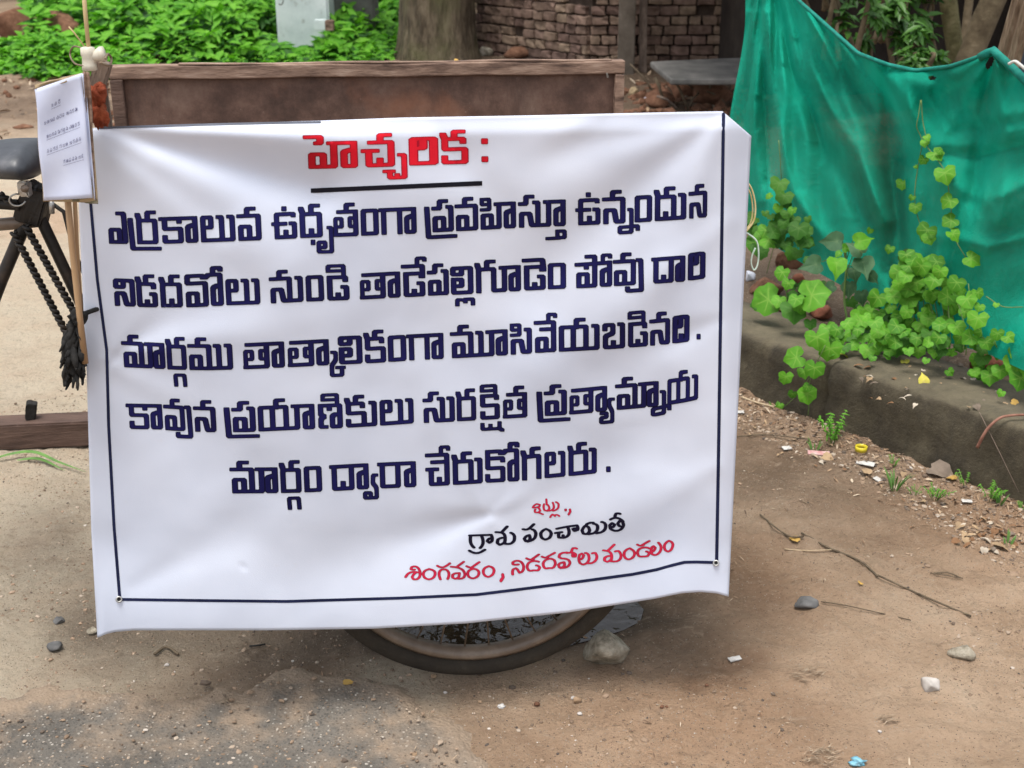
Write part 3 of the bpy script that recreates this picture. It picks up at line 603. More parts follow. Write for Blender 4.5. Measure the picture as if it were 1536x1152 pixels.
at = n.nodes.new('ShaderNodeAttribute'); at.attribute_name = 'tone'; sp = n.nodes.new('ShaderNodeSeparateColor'); n.links.new(at.outputs['Color'], sp.inputs[0])
base = ramp(n, noise(n, 3.0, 9, .68), [(.28, (.33, .215, .138)), (.44, (.52, .362, .24)), (.56, (.62, .445, .305)), (.74, (.70, .54, .39))])
base = mixc(n, mathn(n, 'MULTIPLY', sp.outputs[2], .75), base, (.36, .18, .085))
pf = mathn(n, 'MULTIPLY', sp.outputs[0], mathn(n, 'MULTIPLY', noise(n, 5, 8, .7), 1.7, True), True)
base = mixc(n, pf, base, (.66, .56, .42))
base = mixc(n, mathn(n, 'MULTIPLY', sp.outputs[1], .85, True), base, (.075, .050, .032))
# grit: pale and dark grains
v = n.nodes.new('ShaderNodeTexVoronoi'); v.inputs['Scale'].default_value = 230; g = n.nodes.new('ShaderNodeNewGeometry'); n.links.new(g.outputs['Position'], v.inputs['Vector'])
gr = mathn(n, 'LESS_THAN', v.outputs['Distance'], .30); hs_ = n.nodes.new('ShaderNodeSeparateColor'); n.links.new(v.outputs['Color'], hs_.inputs[0])
base = mixc(n, mathn(n, 'MULTIPLY', mathn(n, 'MULTIPLY', gr, mathn(n, 'GREATER_THAN', hs_.outputs[0], .90)), .75), base, (.52, .46, .38))
base = mixc(n, mathn(n, 'MULTIPLY', mathn(n, 'MULTIPLY', gr, mathn(n, 'LESS_THAN', hs_.outputs[0], .12)), .7), base, (.06, .045, .035))
f = noise(n, 24, 8, .75); base = mixc(n, mathn(n, 'MULTIPLY', mathn(n, 'SUBTRACT', f, .56, True), 3.2, True), base, (.13, .085, .055))
f = noise(n, 75, 6, .8); base = mixc(n, mathn(n, 'MULTIPLY', mathn(n, 'SUBTRACT', f, .54, True), 3.0, True), base, (.15, .10, .066)); base = mixc(n, mathn(n, 'MULTIPLY', mathn(n, 'SUBTRACT', .44, f, True), 3.2, True), base, (.56, .44, .32))
f = noise(n, 11, 9, .72, stretch=(1, 1.7, 1), dist=1.4); base = mixc(n, mathn(n, 'MULTIPLY', mathn(n, 'SUBTRACT', f, .57, True), 4.0, True), base, (.21, .14, .09)); base = mixc(n, mathn(n, 'MULTIPLY', mathn(n, 'SUBTRACT', .43, f, True), 4.0, True), base, (.58, .45, .33))
n.links.new(base, b.inputs['Base Color']); b.inputs['Specular IOR Level'].default_value = .25
n.links.new(mathn(n, 'SUBTRACT', .9, mathn(n, 'MULTIPLY', sp.outputs[1], .3)), b.inputs['Roughness'])
hgt = mathn(n, 'ADD', mathn(n, 'MULTIPLY', noise(n, 22, 10, .75), 1.0), mathn(n, 'ADD', mathn(n, 'MULTIPLY', noise(n, 150, 6, .7), .35), mathn(n, 'MULTIPLY', gr, .05)))
bump(n, b, hgt, 1.0, .03)
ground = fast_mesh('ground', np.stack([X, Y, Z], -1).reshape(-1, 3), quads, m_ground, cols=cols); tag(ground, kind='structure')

# asphalt apron, its broken edge feathering into the dirt
APX = [(-400, 1040), (0, 1037), (70, 1032), (150, 1036), (200, 1026), (250, 1030), (300, 1018), (360, 1024), (420, 1020), (480, 1014), (540, 1012), (575, 1018), (610, 1030), (640, 1046), (655, 1072), (668, 1100), (678, 1122), (700, 1140), (720, 1175), (760, 1260), (800, 1600), (-900, 1600)]
AP = [gp(*p) for p in APX]
ax = np.arange(-2.4, .3, .009); ay = np.arange(.9, 2.35, .009); AX, AY = np.meshgrid(ax, ay)
ad = polydist(AX, AY, AP) + (fbm(AX, AY, 9, 5, 66)-.47)*.20 + (fbm(AX, AY, 60, 3, 67)-.45)*.02
AZ = gz(AX, AY)*.45 + -.010 + .016*sstep(-.02, .05, ad)+.006*sstep(.0, .3, ad) + (fbm(AX, AY, 120, 3, 68)-.45)*.005
k = np.arange(len(ax)-1)[None, :]+np.arange(len(ay)-1)[:, None]*len(ax)
keep = (ad[:-1, :-1] > -.02)
qa = np.stack([k, k+1, k+1+len(ax), k+len(ax)], -1)[keep]
m_asph, n, b, o = new_mat('worn_asphalt')
base = ramp(n, noise(n, 5, 9, .7), [(.3, (.085, .077, .067)), (.5, (.135, .121, .103)), (.72, (.20, .175, .145))])
v = n.nodes.new('ShaderNodeTexVoronoi'); v.inputs['Scale'].default_value = 150; g = n.nodes.new('ShaderNodeNewGeometry'); n.links.new(g.outputs['Position'], v.inputs['Vector'])
hs_ = n.nodes.new('ShaderNodeSeparateColor'); n.links.new(v.outputs['Color'], hs_.inputs[0])
st = ramp(n, hs_.outputs[1], [(.0, (.05, .047, .045)), (.45, (.10, .092, .082)), (.8, (.18, .163, .14)), (.97, (.50, .46, .40))])
base = mixc(n, mathn(n, 'MULTIPLY', mathn(n, 'LESS_THAN', v.outputs['Distance'], .36), .75), base, st)
dust = mathn(n, 'MULTIPLY', mathn(n, 'SUBTRACT', noise(n, 9, 7, .7), .47, True), 3.4, True)
at = n.nodes.new('ShaderNodeAttribute'); at.attribute_name = 'tone'; sp = n.nodes.new('ShaderNodeSeparateColor'); n.links.new(at.outputs['Color'], sp.inputs[0])
base = mixc(n, mathn(n, 'MULTIPLY', mathn(n, 'ADD', dust, mathn(n, 'MULTIPLY', sp.outputs[0], 1.1), True), .8), base, (.33, .245, .17))
n.links.new(base, b.inputs['Base Color']); b.inputs['Roughness'].default_value = .85; b.inputs['Specular IOR Level'].default_value = .3
bump(n, b, mathn(n, 'ADD', mathn(n, 'MULTIPLY', mathn(n, 'SUBTRACT', .5, v.outputs['Distance']), .5), noise(n, 60, 8, .75)), .8, .007)
acol = np.stack([sstep(.16, -.01, ad+(fbm(AX, AY, 25, 4, 71)-.47)*.16), AX*0, AX*0, AX*0+1], -1).reshape(-1, 4)
road = fast_mesh('asphalt_road', np.stack([AX, AY, AZ], -1).reshape(-1, 3), qa, m_asph, cols=acol); tag(road, kind='structure')

# muddy puddle under the cart
m_water, n, b, o = new_mat('muddy_water'); b.inputs['Base Color'].default_value = (.030, .021, .012, 1); b.inputs['Roughness'].default_value = .03
b.inputs['Specular IOR Level'].default_value = .6; b.inputs['IOR'].default_value = 1.45
bump(n, b, noise(n, 34, 2, .4, stretch=(1, 1, 0), dist=.5), .34, .007)
pc_ = (sum(p[0] for p in PUD)/len(PUD), sum(p[1] for p in PUD)/len(PUD)); pv = [(pc_[0]+(x-pc_[0])*1.06, pc_[1]+(y-pc_[1])*1.12, -.0066) for x, y in PUD]; pud = mesh_obj('puddle', pv, [tuple(range(len(pv)))], m_water); tag(pud, kind='structure')

# ------------------------------------------------------------------ stones and grit
def ico(sub=1):
    bm = bmesh.new(); bmesh.ops.create_icosphere(bm, subdivisions=sub, radius=1); v = np.array([q.co[:] for q in bm.verts]); f = np.array([[w_.index for w_ in p.verts] for p in bm.faces]); bm.free(); return v, f
IC1, IF1 = ico(1); IC3, IF3 = ico(3)
def stone_cloud(name, P, S, mat, rng, flat=.6):
    n_ = len(P); V0 = IC1[None]*(1+rng.uniform(-.25, .25, (n_, len(IC1), 1)))
    a = rng.uniform(0, 6.28, n_); ca, sa = np.cos(a), np.sin(a); sc_ = rng.uniform(.6, 1.3, (n_, 3)); sc_[:, 2] *= flat
    V1 = V0*sc_[:, None, :]; x = V1[..., 0]*ca[:, None]-V1[..., 1]*sa[:, None]; y = V1[..., 0]*sa[:, None]+V1[..., 1]*ca[:, None]
    V1 = np.stack([x, y, V1[..., 2]], -1)*S[:, None, None]+P[:, None, :]
    F1 = IF1[None]+np.arange(n_)[:, None, None]*len(IC1)
    c = rng.uniform(0, 1, (n_, 1, 1)); cc = np.repeat(np.concatenate([c, c, c, c*0+1], -1), len(IC1), 1)
    return fast_mesh(name, V1.reshape(-1, 3), F1.reshape(-1, 3), mat, smooth=False, cols=cc.reshape(-1, 4))
m_grit, n, b, o = new_mat('grit'); at = n.nodes.new('ShaderNodeAttribute'); at.attribute_name = 'tone'
n.links.new(ramp(n, at.outputs['Fac'], [(0, (.07, .055, .045)), (.3, (.19, .13, .085)), (.7, (.30, .21, .14)), (.95, (.38, .31, .24)), (1, (.50, .45, .39))]), b.inputs['Base Color']); b.inputs['Roughness'].default_value = .85
def scatter(n_, poly_px, rng):
    P = []
    xs, ys = [p[0] for p in poly_px], [p[1] for p in poly_px]
    poly = [gp(*p) for p in poly_px]; lx, hx = min(p[0] for p in poly), max(p[0] for p in poly); ly, hy = min(p[1] for p in poly), max(p[1] for p in poly)
    x = rng.uniform(lx, hx, n_*3); y = rng.uniform(ly, hy, n_*3); k = inpoly(x, y, poly); x, y = x[k][:n_], y[k][:n_]; return x, y
x, y = scatter(26000, [(-300, 1200), (-300, 700), (150, 560), (1100, 600), (1700, 800), (1800, 1200)], RNG)
dn = fbm(x, y, 3, 3, 90) > .42; x, y = x[dn], y[dn]
sz = np.clip(RNG.lognormal(-6.5, .55, len(x)), .0006, .009); z = gz(x, y)
apd = polydist(x, y, AP); z = np.where(apd > 0, gz(x, y)*.45+.011, z)
o = stone_cloud('gravel', np.stack([x, y, z+sz*.1], -1), sz, m_grit, RNG); tag(o, kind='stuff')
x, y = scatter(3200, [(1095, 600), (1210, 622), (1290, 664), (1377, 690), (1451, 726), (1560, 770), (1560, 880), (1420, 800), (1250, 700), (1100, 650)], RNG)
sz = np.clip(RNG.lognormal(-5.9, .55, len(x)), .001, .013); o = stone_cloud('gravel', np.stack([x, y, gz(x, y)], -1), sz, m_grit, RNG, .45); tag(o, kind='stuff')

m_rock = pm('grey_stone', [(.3, (.08, .07, .05)), (.42, (.22, .19, .14)), (.55, (.36, .32, .25)), (.7, (.52, .47, .38))], 34, .85, 1, .012, 70)
m_rockb = pm('blue_stone', [(.3, (.07, .07, .07)), (.7, (.19, .185, .18))], 30, .8, .6, .003, 80)
m_rockp = pm('pale_stone', [(.3, (.32, .29, .26)), (.7, (.52, .48, .44))], 40, .85, .5, .002, 80)
m_rocko = pm('brown_stone', [(.3, (.22, .14, .08)), (.7, (.40, .29, .19))], 40, .85, .5, .002, 80)
m_lat = pm('laterite', [(.3, (.10, .045, .025)), (.6, (.20, .10, .06)), (.8, (.28, .16, .10))], 22, .95, 1, .01, 50)
def rock(px, py, w, h, mat, label=None, cat='stone', group=None, seed=0, rz=0, deep=.8, sink=.25, parent=None, name='stone', z=None):
    """a stone whose foot is at the pixel; w, h in photo pixels"""
    p = drop(px, py) if z is None else on_z(px, py, z); m_ = p.y/math.cos(R(12))/F*1.02; W, H = w*m_, h*m_*1.12
    rng = np.random.default_rng(seed*7+3); V0 = IC3.copy()
    for _ in range(11):
        d = rng.normal(size=3); d /= np.linalg.norm(d); c = rng.uniform(.55, .85); q = V0@d; V0 -= np.outer(np.maximum(q-c, 0), d)*.92
    V0 *= 1+.07*(vnoise(V0[:, 0]*4+seed, V0[:, 1]*4+V0[:, 2]*3, seed)-.5)[:, None]
    V0 *= 1+.10*(vnoise(V0[:, 0]*3.1+seed, V0[:, 1]*3.1+V0[:, 2]*2.3, seed+9)-.5)[:, None]+.05*(vnoise(V0[:, 0]*9+seed, V0[:, 1]*8+V0[:, 2]*9, seed+3)-.5)[:, None]; V0 /= np.abs(V0).max(0); V0 *= np.array([W/2, W/2*deep, H/2])
    c, s = math.cos(rz), math.sin(rz); V0 = np.stack([V0[:, 0]*c-V0[:, 1]*s, V0[:, 0]*s+V0[:, 1]*c, V0[:, 2]], 1)
    V0 += np.array([p.x, p.y+W/2*deep*.6, p.z+H/2*(1-sink*2)+.0])
    o = fast_mesh(name, V0, IF3, mat, parent, smooth=False); 
    for q in o.data.polygons: q.use_smooth = True
    if label: tag(o, label, cat, group)
    return o
rock(907, 1008, 88, 66, m_rock, 'grey brown angular rock wedged against the cart wheel', 'rock', seed=4, sink=.02)
rock(621, 1140, 20, 14, m_rocko, 'small tan pebble on the asphalt beside the photo bottom edge', 'pebble', seed=5, sink=.1)
rock(1210, 914, 44, 20, m_rockb, 'flat grey blue stone half buried in the dirt right of the banner', seed=6, sink=.3)
rock(1397, 1037, 40, 22, m_rockp, 'pale grey stone shard on the dirt at lower right', seed=7, sink=.2, rz=.3)
rock(1446, 990, 50, 26, m_rock, 'dull grey stone sunk in dirt above the pale shard', seed=8, sink=.34)
rock(82, 977, 30, 14, m_rockb, 'dark slate coloured stone on the pale patch at lower left', seed=9, sink=.2)
rock(88, 936, 22, 11, m_rockb, 'dark pointed stone left of the banner corner', seed=10, sink=.2)
rock(137, 952, 22, 12, m_rock, 'brown stone right under the banner lower left corner', seed=11, sink=.2)
for i, (q, wv) in enumerate((((650, 1017), 12), ((668, 1041), 8), ((805, 1060), 12), ((866, 1055), 16), ((870, 1073), 10), ((993, 1063), 9), ((720, 1055), 8), ((860, 1050), 9), ((1000, 1062), 7), ((1404, 1056), 7), ((250, 1000), 9), ((1060, 1030), 8), ((940, 1110), 7), ((1320, 1100), 8))):
    rock(q[0], q[1], wv, wv*.62, (m_rocko, m_rockp, m_lat)[i % 3], 'small loose pebble lying on the dirt in front of the wheel', 'pebble', 'pebbles scattered on the ground', seed=20+i, sink=.15, name='pebble')

# ------------------------------------------------------------------ low concrete wall
m_conc, n, b, o = new_mat('mossy_concrete')
c = ramp(n, noise(n, 6, 10, .76), [(.3, (.024, .019, .012)), (.45, (.052, .042, .025)), (.58, (.085, .071, .043)), (.74, (.155, .135, .09))])
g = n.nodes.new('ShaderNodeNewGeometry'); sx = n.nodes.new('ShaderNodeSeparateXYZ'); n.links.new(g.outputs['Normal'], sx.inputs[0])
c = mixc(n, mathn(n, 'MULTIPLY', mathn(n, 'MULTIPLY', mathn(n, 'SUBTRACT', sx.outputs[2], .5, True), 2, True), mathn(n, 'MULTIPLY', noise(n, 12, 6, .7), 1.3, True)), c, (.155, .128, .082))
st = noise(n, 1, 6, .7, stretch=(14, 14, 1.2)); c = mixc(n, mathn(n, 'MULTIPLY', mathn(n, 'SUBTRACT', st, .5, True), 2.2, True), c, (.033, .030, .022))
n.links.new(c, b.inputs['Base Color']); b.inputs['Roughness'].default_value = .9
bump(n, b, mathn(n, 'ADD', noise(n, 16, 9, .75), mathn(n, 'MULTIPLY', noise(n, 130, 4, .7), .3)), .8, .012)
prof = [(-.004, -.06), (0, 0), (.004, .06), (.006, .12), (.008, .18), (.009, .232), (.016, .246), (.026, .252), (.08, .254), (.15, .252), (.22, .250), (.29, .246), (.31, .1), (.31, -.06)]
S = np.arange(-2.2, 2.6, .012); V = []
for s in S:
    for j, (t, z) in enumerate(prof):
        k_ = (fbm(np.array([s*1.0]), np.array([z*3+t*5+3]), 5, 4, 12)[0]-.47)*.036 + (fbm(np.array([s]), np.array([z+t*2]), 40, 3, 13)[0]-.45)*.005
        ch = .034*max(0, fbm(np.array([s]), np.array([.3]), 9, 3, 14)[0]-.52)*4 if 4 < j < 8 else 0
        P = np.array(WA)+wd*s+wn*(t+(k_ if j < 9 else 0)+ch); z *= .76; jt = min(abs(s-q) for q in (-1.4, -.62, .33, 1.02, 1.9)); cr = .012*math.exp(-(jt/.010)**2); P = P+wn*cr; z -= cr if z > .12 else 0; V.append((P[0], P[1], z+(k_*.5 if z > .2 else 0)-ch*.6+.012*math.sin(s*2.2)))
m_ = len(prof); Fq = np.array([[i*m_+j, (i+1)*m_+j, (i+1)*m_+j+1, i*m_+j+1] for i in range(len(S)-1) for j in range(m_-1)])
o = fast_mesh('concrete_wall', V, Fq, m_conc); tag(o, 'low dark mossy concrete retaining wall running along the plant bed', 'wall')
# ------------------------------------------------------------------ cargo tricycle
m_board, n, b, o = new_mat('brown_painted_board')
c = ramp(n, noise(n, 6.5, 10, .74), [(.30, (.040, .022, .016)), (.43, (.095, .052, .037)), (.53, (.150, .086, .062)), (.64, (.21, .135, .10)), (.76, (.33, .24, .19))])
f = noise(n, 3.1, 6, .6); c = mixc(n, mathn(n, 'MULTIPLY', mathn(n, 'SUBTRACT', f, .52, True), 4.5, True), c, (.30, .12, .06))
f = noise(n, 7, 2, .4); c = mixc(n, mathn(n, 'MULTIPLY', mathn(n, 'SUBTRACT', f, .66, True), 12, True), c, (.035, .02, .018))
f = noise(n, 3, 7, .75, stretch=(2.2, 2.2, .5)); c = mixc(n, mathn(n, 'MULTIPLY', mathn(n, 'SUBTRACT', f, .54, True), 4.5, True), c, (.060, .034, .026))
f = noise(n, 45, 8, .8); c = mixc(n, mathn(n, 'MULTIPLY', mathn(n, 'SUBTRACT', f, .64, True), 6, True), c, (.42, .36, .31))
n.links.new(c, b.inputs['Base Color']); b.inputs['Roughness'].default_value = .6; bump(n, b, noise(n, 40, 8, .75), .5, .003)
m_rim = pm('weathered_rim_wood', [(.28, (.045, .028, .022)), (.42, (.15, .095, .070)), (.56, (.27, .18, .132)), (.76, (.44, .33, .26))], 11, .75, .5, .003, 50, stretch=(1, 4, 6))
m_wood = pm('dark_wood', [(.3, (.055, .033, .025)), (.6, (.12, .075, .058)), (.8, (.19, .13, .10))], 7, .75, .6, .004, 40, stretch=(1, 5, 5))
m_greyw = pm('grey_wood', [(.3, (.10, .075, .06)), (.6, (.22, .165, .13)), (.8, (.33, .26, .21))], 12, .8, .6, .003, 60, stretch=(3, 3, 1))
m_plank = pm('bed_wood', [(.3, (.10, .06, .04)), (.7, (.22, .14, .09))], 8, .8, .5, .003)
m_steel = pm('black_steel', [(.3, (.010, .009, .008)), (.55, (.020, .017, .015)), (.75, (.050, .034, .024))], 22, .5, .5, .002, 70, spec=.4)
m_rust = pm('rusty_rim', [(.25, (.09, .062, .042)), (.5, (.15, .108, .076)), (.68, (.22, .165, .12)), (.8, (.40, .34, .27))], 16, .42, .5, .002, 110, spec=.6)
m_tyre = pm('muddy_tyre', [(.25, (.022, .018, .014)), (.55, (.042, .034, .025)), (.8, (.085, .068, .047))], 12, .85, .8, .003, 120)
m_saddle = pm('worn_saddle', [(.35, (.024, .026, .031)), (.55, (.050, .055, .064)), (.68, (.12, .12, .13))], 9, .42, .3, .002, 60, spec=.5)
ZB = .80
YF = 2.95
cart = empty('cargo_tricycle', tuple(on_z(700, 1006)), 'old cargo tricycle with brown wooden side board, black frame and muddy spoked wheel', 'tricycle')
# far side board with its rim and stiles
def far(px, py, d=0.0): return on_y(px, py, YF-d, KB)
PL, PR = far(166, 97), far(934, 89)
u = (PR-PL).normalized(); fwd = Vector((u.y, -u.x, 0)).normalized()
def box8(name, A, B, zb0, zb1, th, mat, off=0.0, za=None, zb=None, bev=.003, lean_=0.0):
    """upright board between A and B (top corners), from height zb0/zb1 to the top"""
    za = A.z if za is None else za; zb = B.z if zb is None else zb; V = []
    N = max(2, int((B-A).length/.05))
    for i in range(N+1):
        t = i/N; P = A.lerp(B, t); zt = za+(zb-za)*t; z0 = zb0+(zb1-zb0)*t; w_ = .0022*math.sin(i*.9+A.x*7)
        for q, z in ((0, z0), (0, zt), (1, zt), (1, z0)):
            V.append(Vector((P.x, P.y, 0)) + fwd*(off+(0 if q else th)+w_) + Vector((0, 0, z+w_*.6)) )
    Fc = []
    for i in range(N):
        for k in range(4): Fc.append((i*4+k, i*4+(k+1) % 4, (i+1)*4+(k+1) % 4, (i+1)*4+k))
    Fc += [(3, 2, 1, 0), tuple(N*4+k for k in range(4))]
    o = mesh_obj(name, V, Fc, mat, cart); m = o.modifiers.new('b', 'BEVEL'); m.width = bev; m.segments = 2; m.limit_method = 'ANGLE'; return o
rimh = .029
box8('side_panel', PL+u*.012, PR-u*.012, ZB, ZB, .014, m_board, 0, PL.z-rimh*.6, PR.z-rimh*.6)
box8('top_rail', PL, PR, PL.z-rimh, PR.z-rimh, .036, m_rim, -.004)
box8('rail_batten', PL+u*.15, PR-u*.03, PL.z-.0005, PR.z-.0005, .018, m_rim, .012, PL.z+.003, PR.z+.004, .001)
PRb, PLb = far(938, 180, .03), far(172, 180, .03)
box8('stile', PR-u*.022, PR, ZB, ZB, .030, m_rim, .003, PR.z-rimh-.001, PR.z-rimh-.001)
box8('stile', PL, PL+u*.028, ZB, ZB, .030, m_wood, .003, PL.z-rimh-.001, PL.z-rimh-.001)
bar('latch_pin', far(910, 108, .05), far(912, 118, .05), .004, .004, m_metal, cart)
# near side board hangs right behind the banner
NL, NR = on_y(152, 196, YB+.045, KB), on_y(1080, 176, YB+.045, KB)
box8('side_panel', NL, NR, ZB, ZB, .014, m_board, 0, NL.z-.01, NR.z-.012)
box8('top_rail', NL, NR, NL.z-.045, NR.z-.045, .03, m_rim, -.008, NL.z-.011, NR.z-.013)
EL, ER = NL.copy(), PL.copy()
bar('end_panel', (NL.x, NL.y, .865), (PL.x, PL.y, .865), .016, .13, m_board, cart)
bar('end_panel', (NR.x, NR.y, .865), (PR.x, PR.y, .865), .016, .13, m_board, cart)
for i in range(7):
    t0 = (i+.5)/7; a = Vector((NL.x, NL.y, 0)).lerp(Vector((PL.x, PL.y, 0)), t0); c_ = Vector((NR.x, NR.y, 0)).lerp(Vector((PR.x, PR.y, 0)), t0)
    bar('bed_plank', a+Vector((0, 0, ZB-.012)), c_+Vector((0, 0, ZB-.012)), .118, .022, m_plank, cart)
uu = Vector((math.cos(YAW), math.sin(YAW), 0)); vv = Vector((-math.sin(YAW), math.cos(YAW), 0))
C0 = on_z(706, 1003); RW = .340
WC = Vector((C0.x, C0.y, 0))-vv*.012+uu*.012; WC.z = RW-.003
for k in (.2, .8):
    a = WC+vv*(.02+k*.75)-uu*.62; bar('chassis_beam', (a.x, a.y, ZB-.06), tuple(a+uu*1.1+Vector((0, 0, ZB-.06-a.z))), .05, .07, m_wood, cart)
for k in (-.5, -.1, .35):
    a = WC+uu*k+vv*.03; bar('cross_beam', (a.x, a.y, ZB-.125), (a.x+vv.x*.82, a.y+vv.y*.82, ZB-.125), .045, .055, m_wood, cart)
def wheel(c, nm='wheel'):
    w_ = bpy.data.objects.new(nm, None); link(w_, cart); w_.location = c; w_.matrix_parent_inverse = pinv(cart)
    def ring(name, R0, prof, mat, seg=96):
        V, Fc = [], []
        for i in range(seg):
            a = 2*math.pi*i/seg; d = uu*math.cos(a)+Vector((0, 0, math.sin(a)))
            for (dr, dv) in prof: V.append(c+d*(R0+dr)+vv*dv)
        m = len(prof)
        for i in range(seg):
            for k in range(m): Fc.append((i*m+k, i*m+(k+1) % m, ((i+1) % seg)*m+(k+1) % m, ((i+1) % seg)*m+k))
        return mesh_obj(name, V, Fc, mat, w_, True)
    ring('tyre', RW-.021, [(.021*math.cos(t), .0215*math.sin(t)) for t in [k*math.pi/8 for k in range(16)]], m_tyre)
    ring('rim', RW-.049, [(.008, -.0165), (.002, -.0185), (-.006, -.0165), (-.014, -.007), (-.014, .007), (-.006, .0165), (.002, .0185), (.008, .0165), (.004, .012), (-.003, 0), (.004, -.012)], m_rust)
    tube('hub', [c-vv*.045, c-vv*.03, c+vv*.03, c+vv*.045], .02, m_rust, w_, 14, radii=[.012, .024, .024, .012])
    for i in range(36):
        a = 2*math.pi*(i+.5)/36; s = 1 if i % 2 else -1; b_ = a+(.9 if (i//2) % 2 else -.9)*.5
        d1 = uu*math.cos(a)+Vector((0, 0, math.sin(a))); d0 = uu*math.cos(b_)+Vector((0, 0, math.sin(b_)))
        tube('spoke', [c+d0*.024+vv*(s*.028), c+d1*(RW-.062)], .0018, m_rust, w_, 5)
    return w_
wheel(WC); wheel(WC+vv*.80)
tube('axle', [WC-vv*.05, WC+vv*.85], .013, m_steel, cart, 10)
for k in (.12, .68):
    a = WC+vv*k; tube('leaf_spring', curve_pts([a-uu*.36+Vector((0, 0, .30)), a-uu*.15+Vector((0, 0, .10)), a+Vector((0, 0, .04)), a+uu*.15+Vector((0, 0, .10)), a+uu*.36+Vector((0, 0, .30))], 6), .014, m_steel, cart, 6)
# pedalling frame in front (photo left)
YM = 2.50
def mid(px, py, d=0): return on_y(px, py, YM-d, KB)
def J(*pts): return [mid(*p) for p in pts]
tube('seat_tube', J((58, 296), (40, 330), (2, 420), (-40, 530)), .0125, m_steel, cart, 12)
tube('frame_tube', J((50, 308), (62, 330), (128, 470), (175, 570)), .0115, m_steel, cart, 12)
tube('top_tube', J((52, 332), (20, 335), (-60, 342)), .0125, m_rust, cart, 12)
tube('frame_tube', J((54, 308), (20, 307), (-50, 302)), .011, m_steel, cart, 12)
tube('frame_tube', J((70, 300), (96, 318), (112, 380), (140, 440)), .0045, m_steel, cart, 8)
bm_obj('frame_lug', box_bm((.05, .045, .075), Matrix.Translation(mid(53, 306, .0)) @ Matrix.Rotation(.4, 4, 'Y'), .004, 2), m_steel, cart, bevel=.004)
# saddle: long dark hide shape, its tail toward the cart
V, Fc = [], []; sg, NS = 20, 26
A, B = mid(-130, 262), mid(66, 236)
for i in range(NS+1):
    t = i/NS; C_ = A.lerp(B, t); wid = .042+.075*sm(.25, .95, t); hgt = .030+.008*sm(.2, .8, t)
    if t > .90: k_ = math.sqrt(max(0, 1-((t-.90)/.10)**2)); wid *= .25+.75*k_; hgt *= .35+.65*k_
    for k in range(sg):
        a = 2*math.pi*k/sg; cy_, sy_ = math.cos(a), math.sin(a)
        V.append(C_+vv*(cy_*wid)+Vector((0, 0, sy_*hgt*(1 if sy_ > 0 else .8)+.012*math.sin(t*3.1)-.006)))
for i in range(NS):
    for k in range(sg): Fc.append((i*sg+k, i*sg+(k+1) % sg, (i+1)*sg+(k+1) % sg, (i+1)*sg+k))
Fc += [tuple(range(sg))[::-1], tuple(NS*sg+k for k in range(sg))]
sad = mesh_obj('saddle', V, Fc, m_saddle, cart, True)
bm_obj('seat_clamp', box_bm((.020, .022, .030), Matrix.Translation(mid(37, 283, .06)), .002, 1), m_metal, cart, bevel=.003)
tube('clamp_bolt', [mid(37, 283, .10), mid(37, 283, .03)], .0075, m_rust, cart, 8)
tube('clamp_bolt', [mid(77, 300, .05), mid(78, 320, .05)], .0055, m_metal, cart, 8)
q = [mid(26+12*math.cos(t), 300+9*math.sin(t), .07) for t in [k*math.pi/8+.2 for k in range(13)]]
tube('key_ring', q, .0018, m_metal, cart, 6)
for a, b_ in (((20, 348), (104, 508)), ((38, 338), (118, 480)), ((0, 292), (30, 312))):
    P0, P1 = mid(*a, .03), mid(*b_, .03); L = (P1-P0).length; nn = int(L/.0115); ax_ = (P1-P0).normalized(); sd_ = ax_.cross(vv)
    for s in (0, 1):
        tube('twisted_chain', [P0.lerp(P1, i/(nn*4)) + (sd_*math.cos(i*math.pi/4+s*math.pi)+vv*math.sin(i*math.pi/4+s*math.pi))*.0042 for i in range(nn*4+1)], .0040, m_steel, cart, 6)

# wooden beam on the ground, running behind the banner
a, b_ = drop(-140, 682), drop(150, 672); a.z = b_.z = .035
beam = bar('wooden_beam', a+Vector((0, .05, 0)), b_+Vector((0, .05, 0)), .085, .075, m_wood, None, .005, jitter=.001, cuts=6)
tag(beam, 'dark squared wooden beam lying on the ground left of the banner', 'beam')
m_char = pm('black_rubber', [(.3, (.012, .011, .010)), (.7, (.03, .027, .024))], 20, .8, .5, .003)
pc = on_z(46, 629, .075); bm_ = box_bm((.028, .03, .048), Matrix.Translation((pc.x, pc.y+.012, .075+.023)) @ Matrix.Rotation(.22, 4, 'Y') @ Matrix.Rotation(.3, 4, 'Z'), .003, 2)
tag(bm_obj('rubber_block', bm_, m_char, bevel=.002), 'small black tilted block standing on the wooden beam', 'block')

# corner post, insulators, sticks, cloth ties
def nr(px, py, d=0.0): return on_y(px, py, YB-d, KB)
bar('corner_post', nr(156, 92, -.03), nr(133, 172, -.03), .026, .024, m_greyw, cart, .003, cuts=3, jitter=.001)
bar('corner_post', nr(150, 128, -.05), nr(160, 196, -.05), .012, .02, m_greyw, cart, .002)
m_porc = pm('aged_white_plastic', [(.3, (.50, .46, .36)), (.7, (.68, .65, .56))], 30, .45, .3, .002, spec=.5)
def lathe(name, a, b, prof, mat, parent=None, seg=20):
    a, b = Vector(a), Vector(b); return tube(name, [a.lerp(b, t) for t, r in prof], 1, mat, parent, seg, radii=[r for t, r in prof])
pip = empty('pipe_fitting', tuple(nr(133, 104, .01)), 'off white plastic pipe fitting tied to the cart corner post', 'pipe fitting')
lathe('pipe_body', nr(131, 70, .012), nr(135, 106, .012), [(0, .006), (.04, .0105), (.3, .0112), (.45, .0095), (.75, .0105), (.96, .0118), (1, .008)], m_porc, pip)
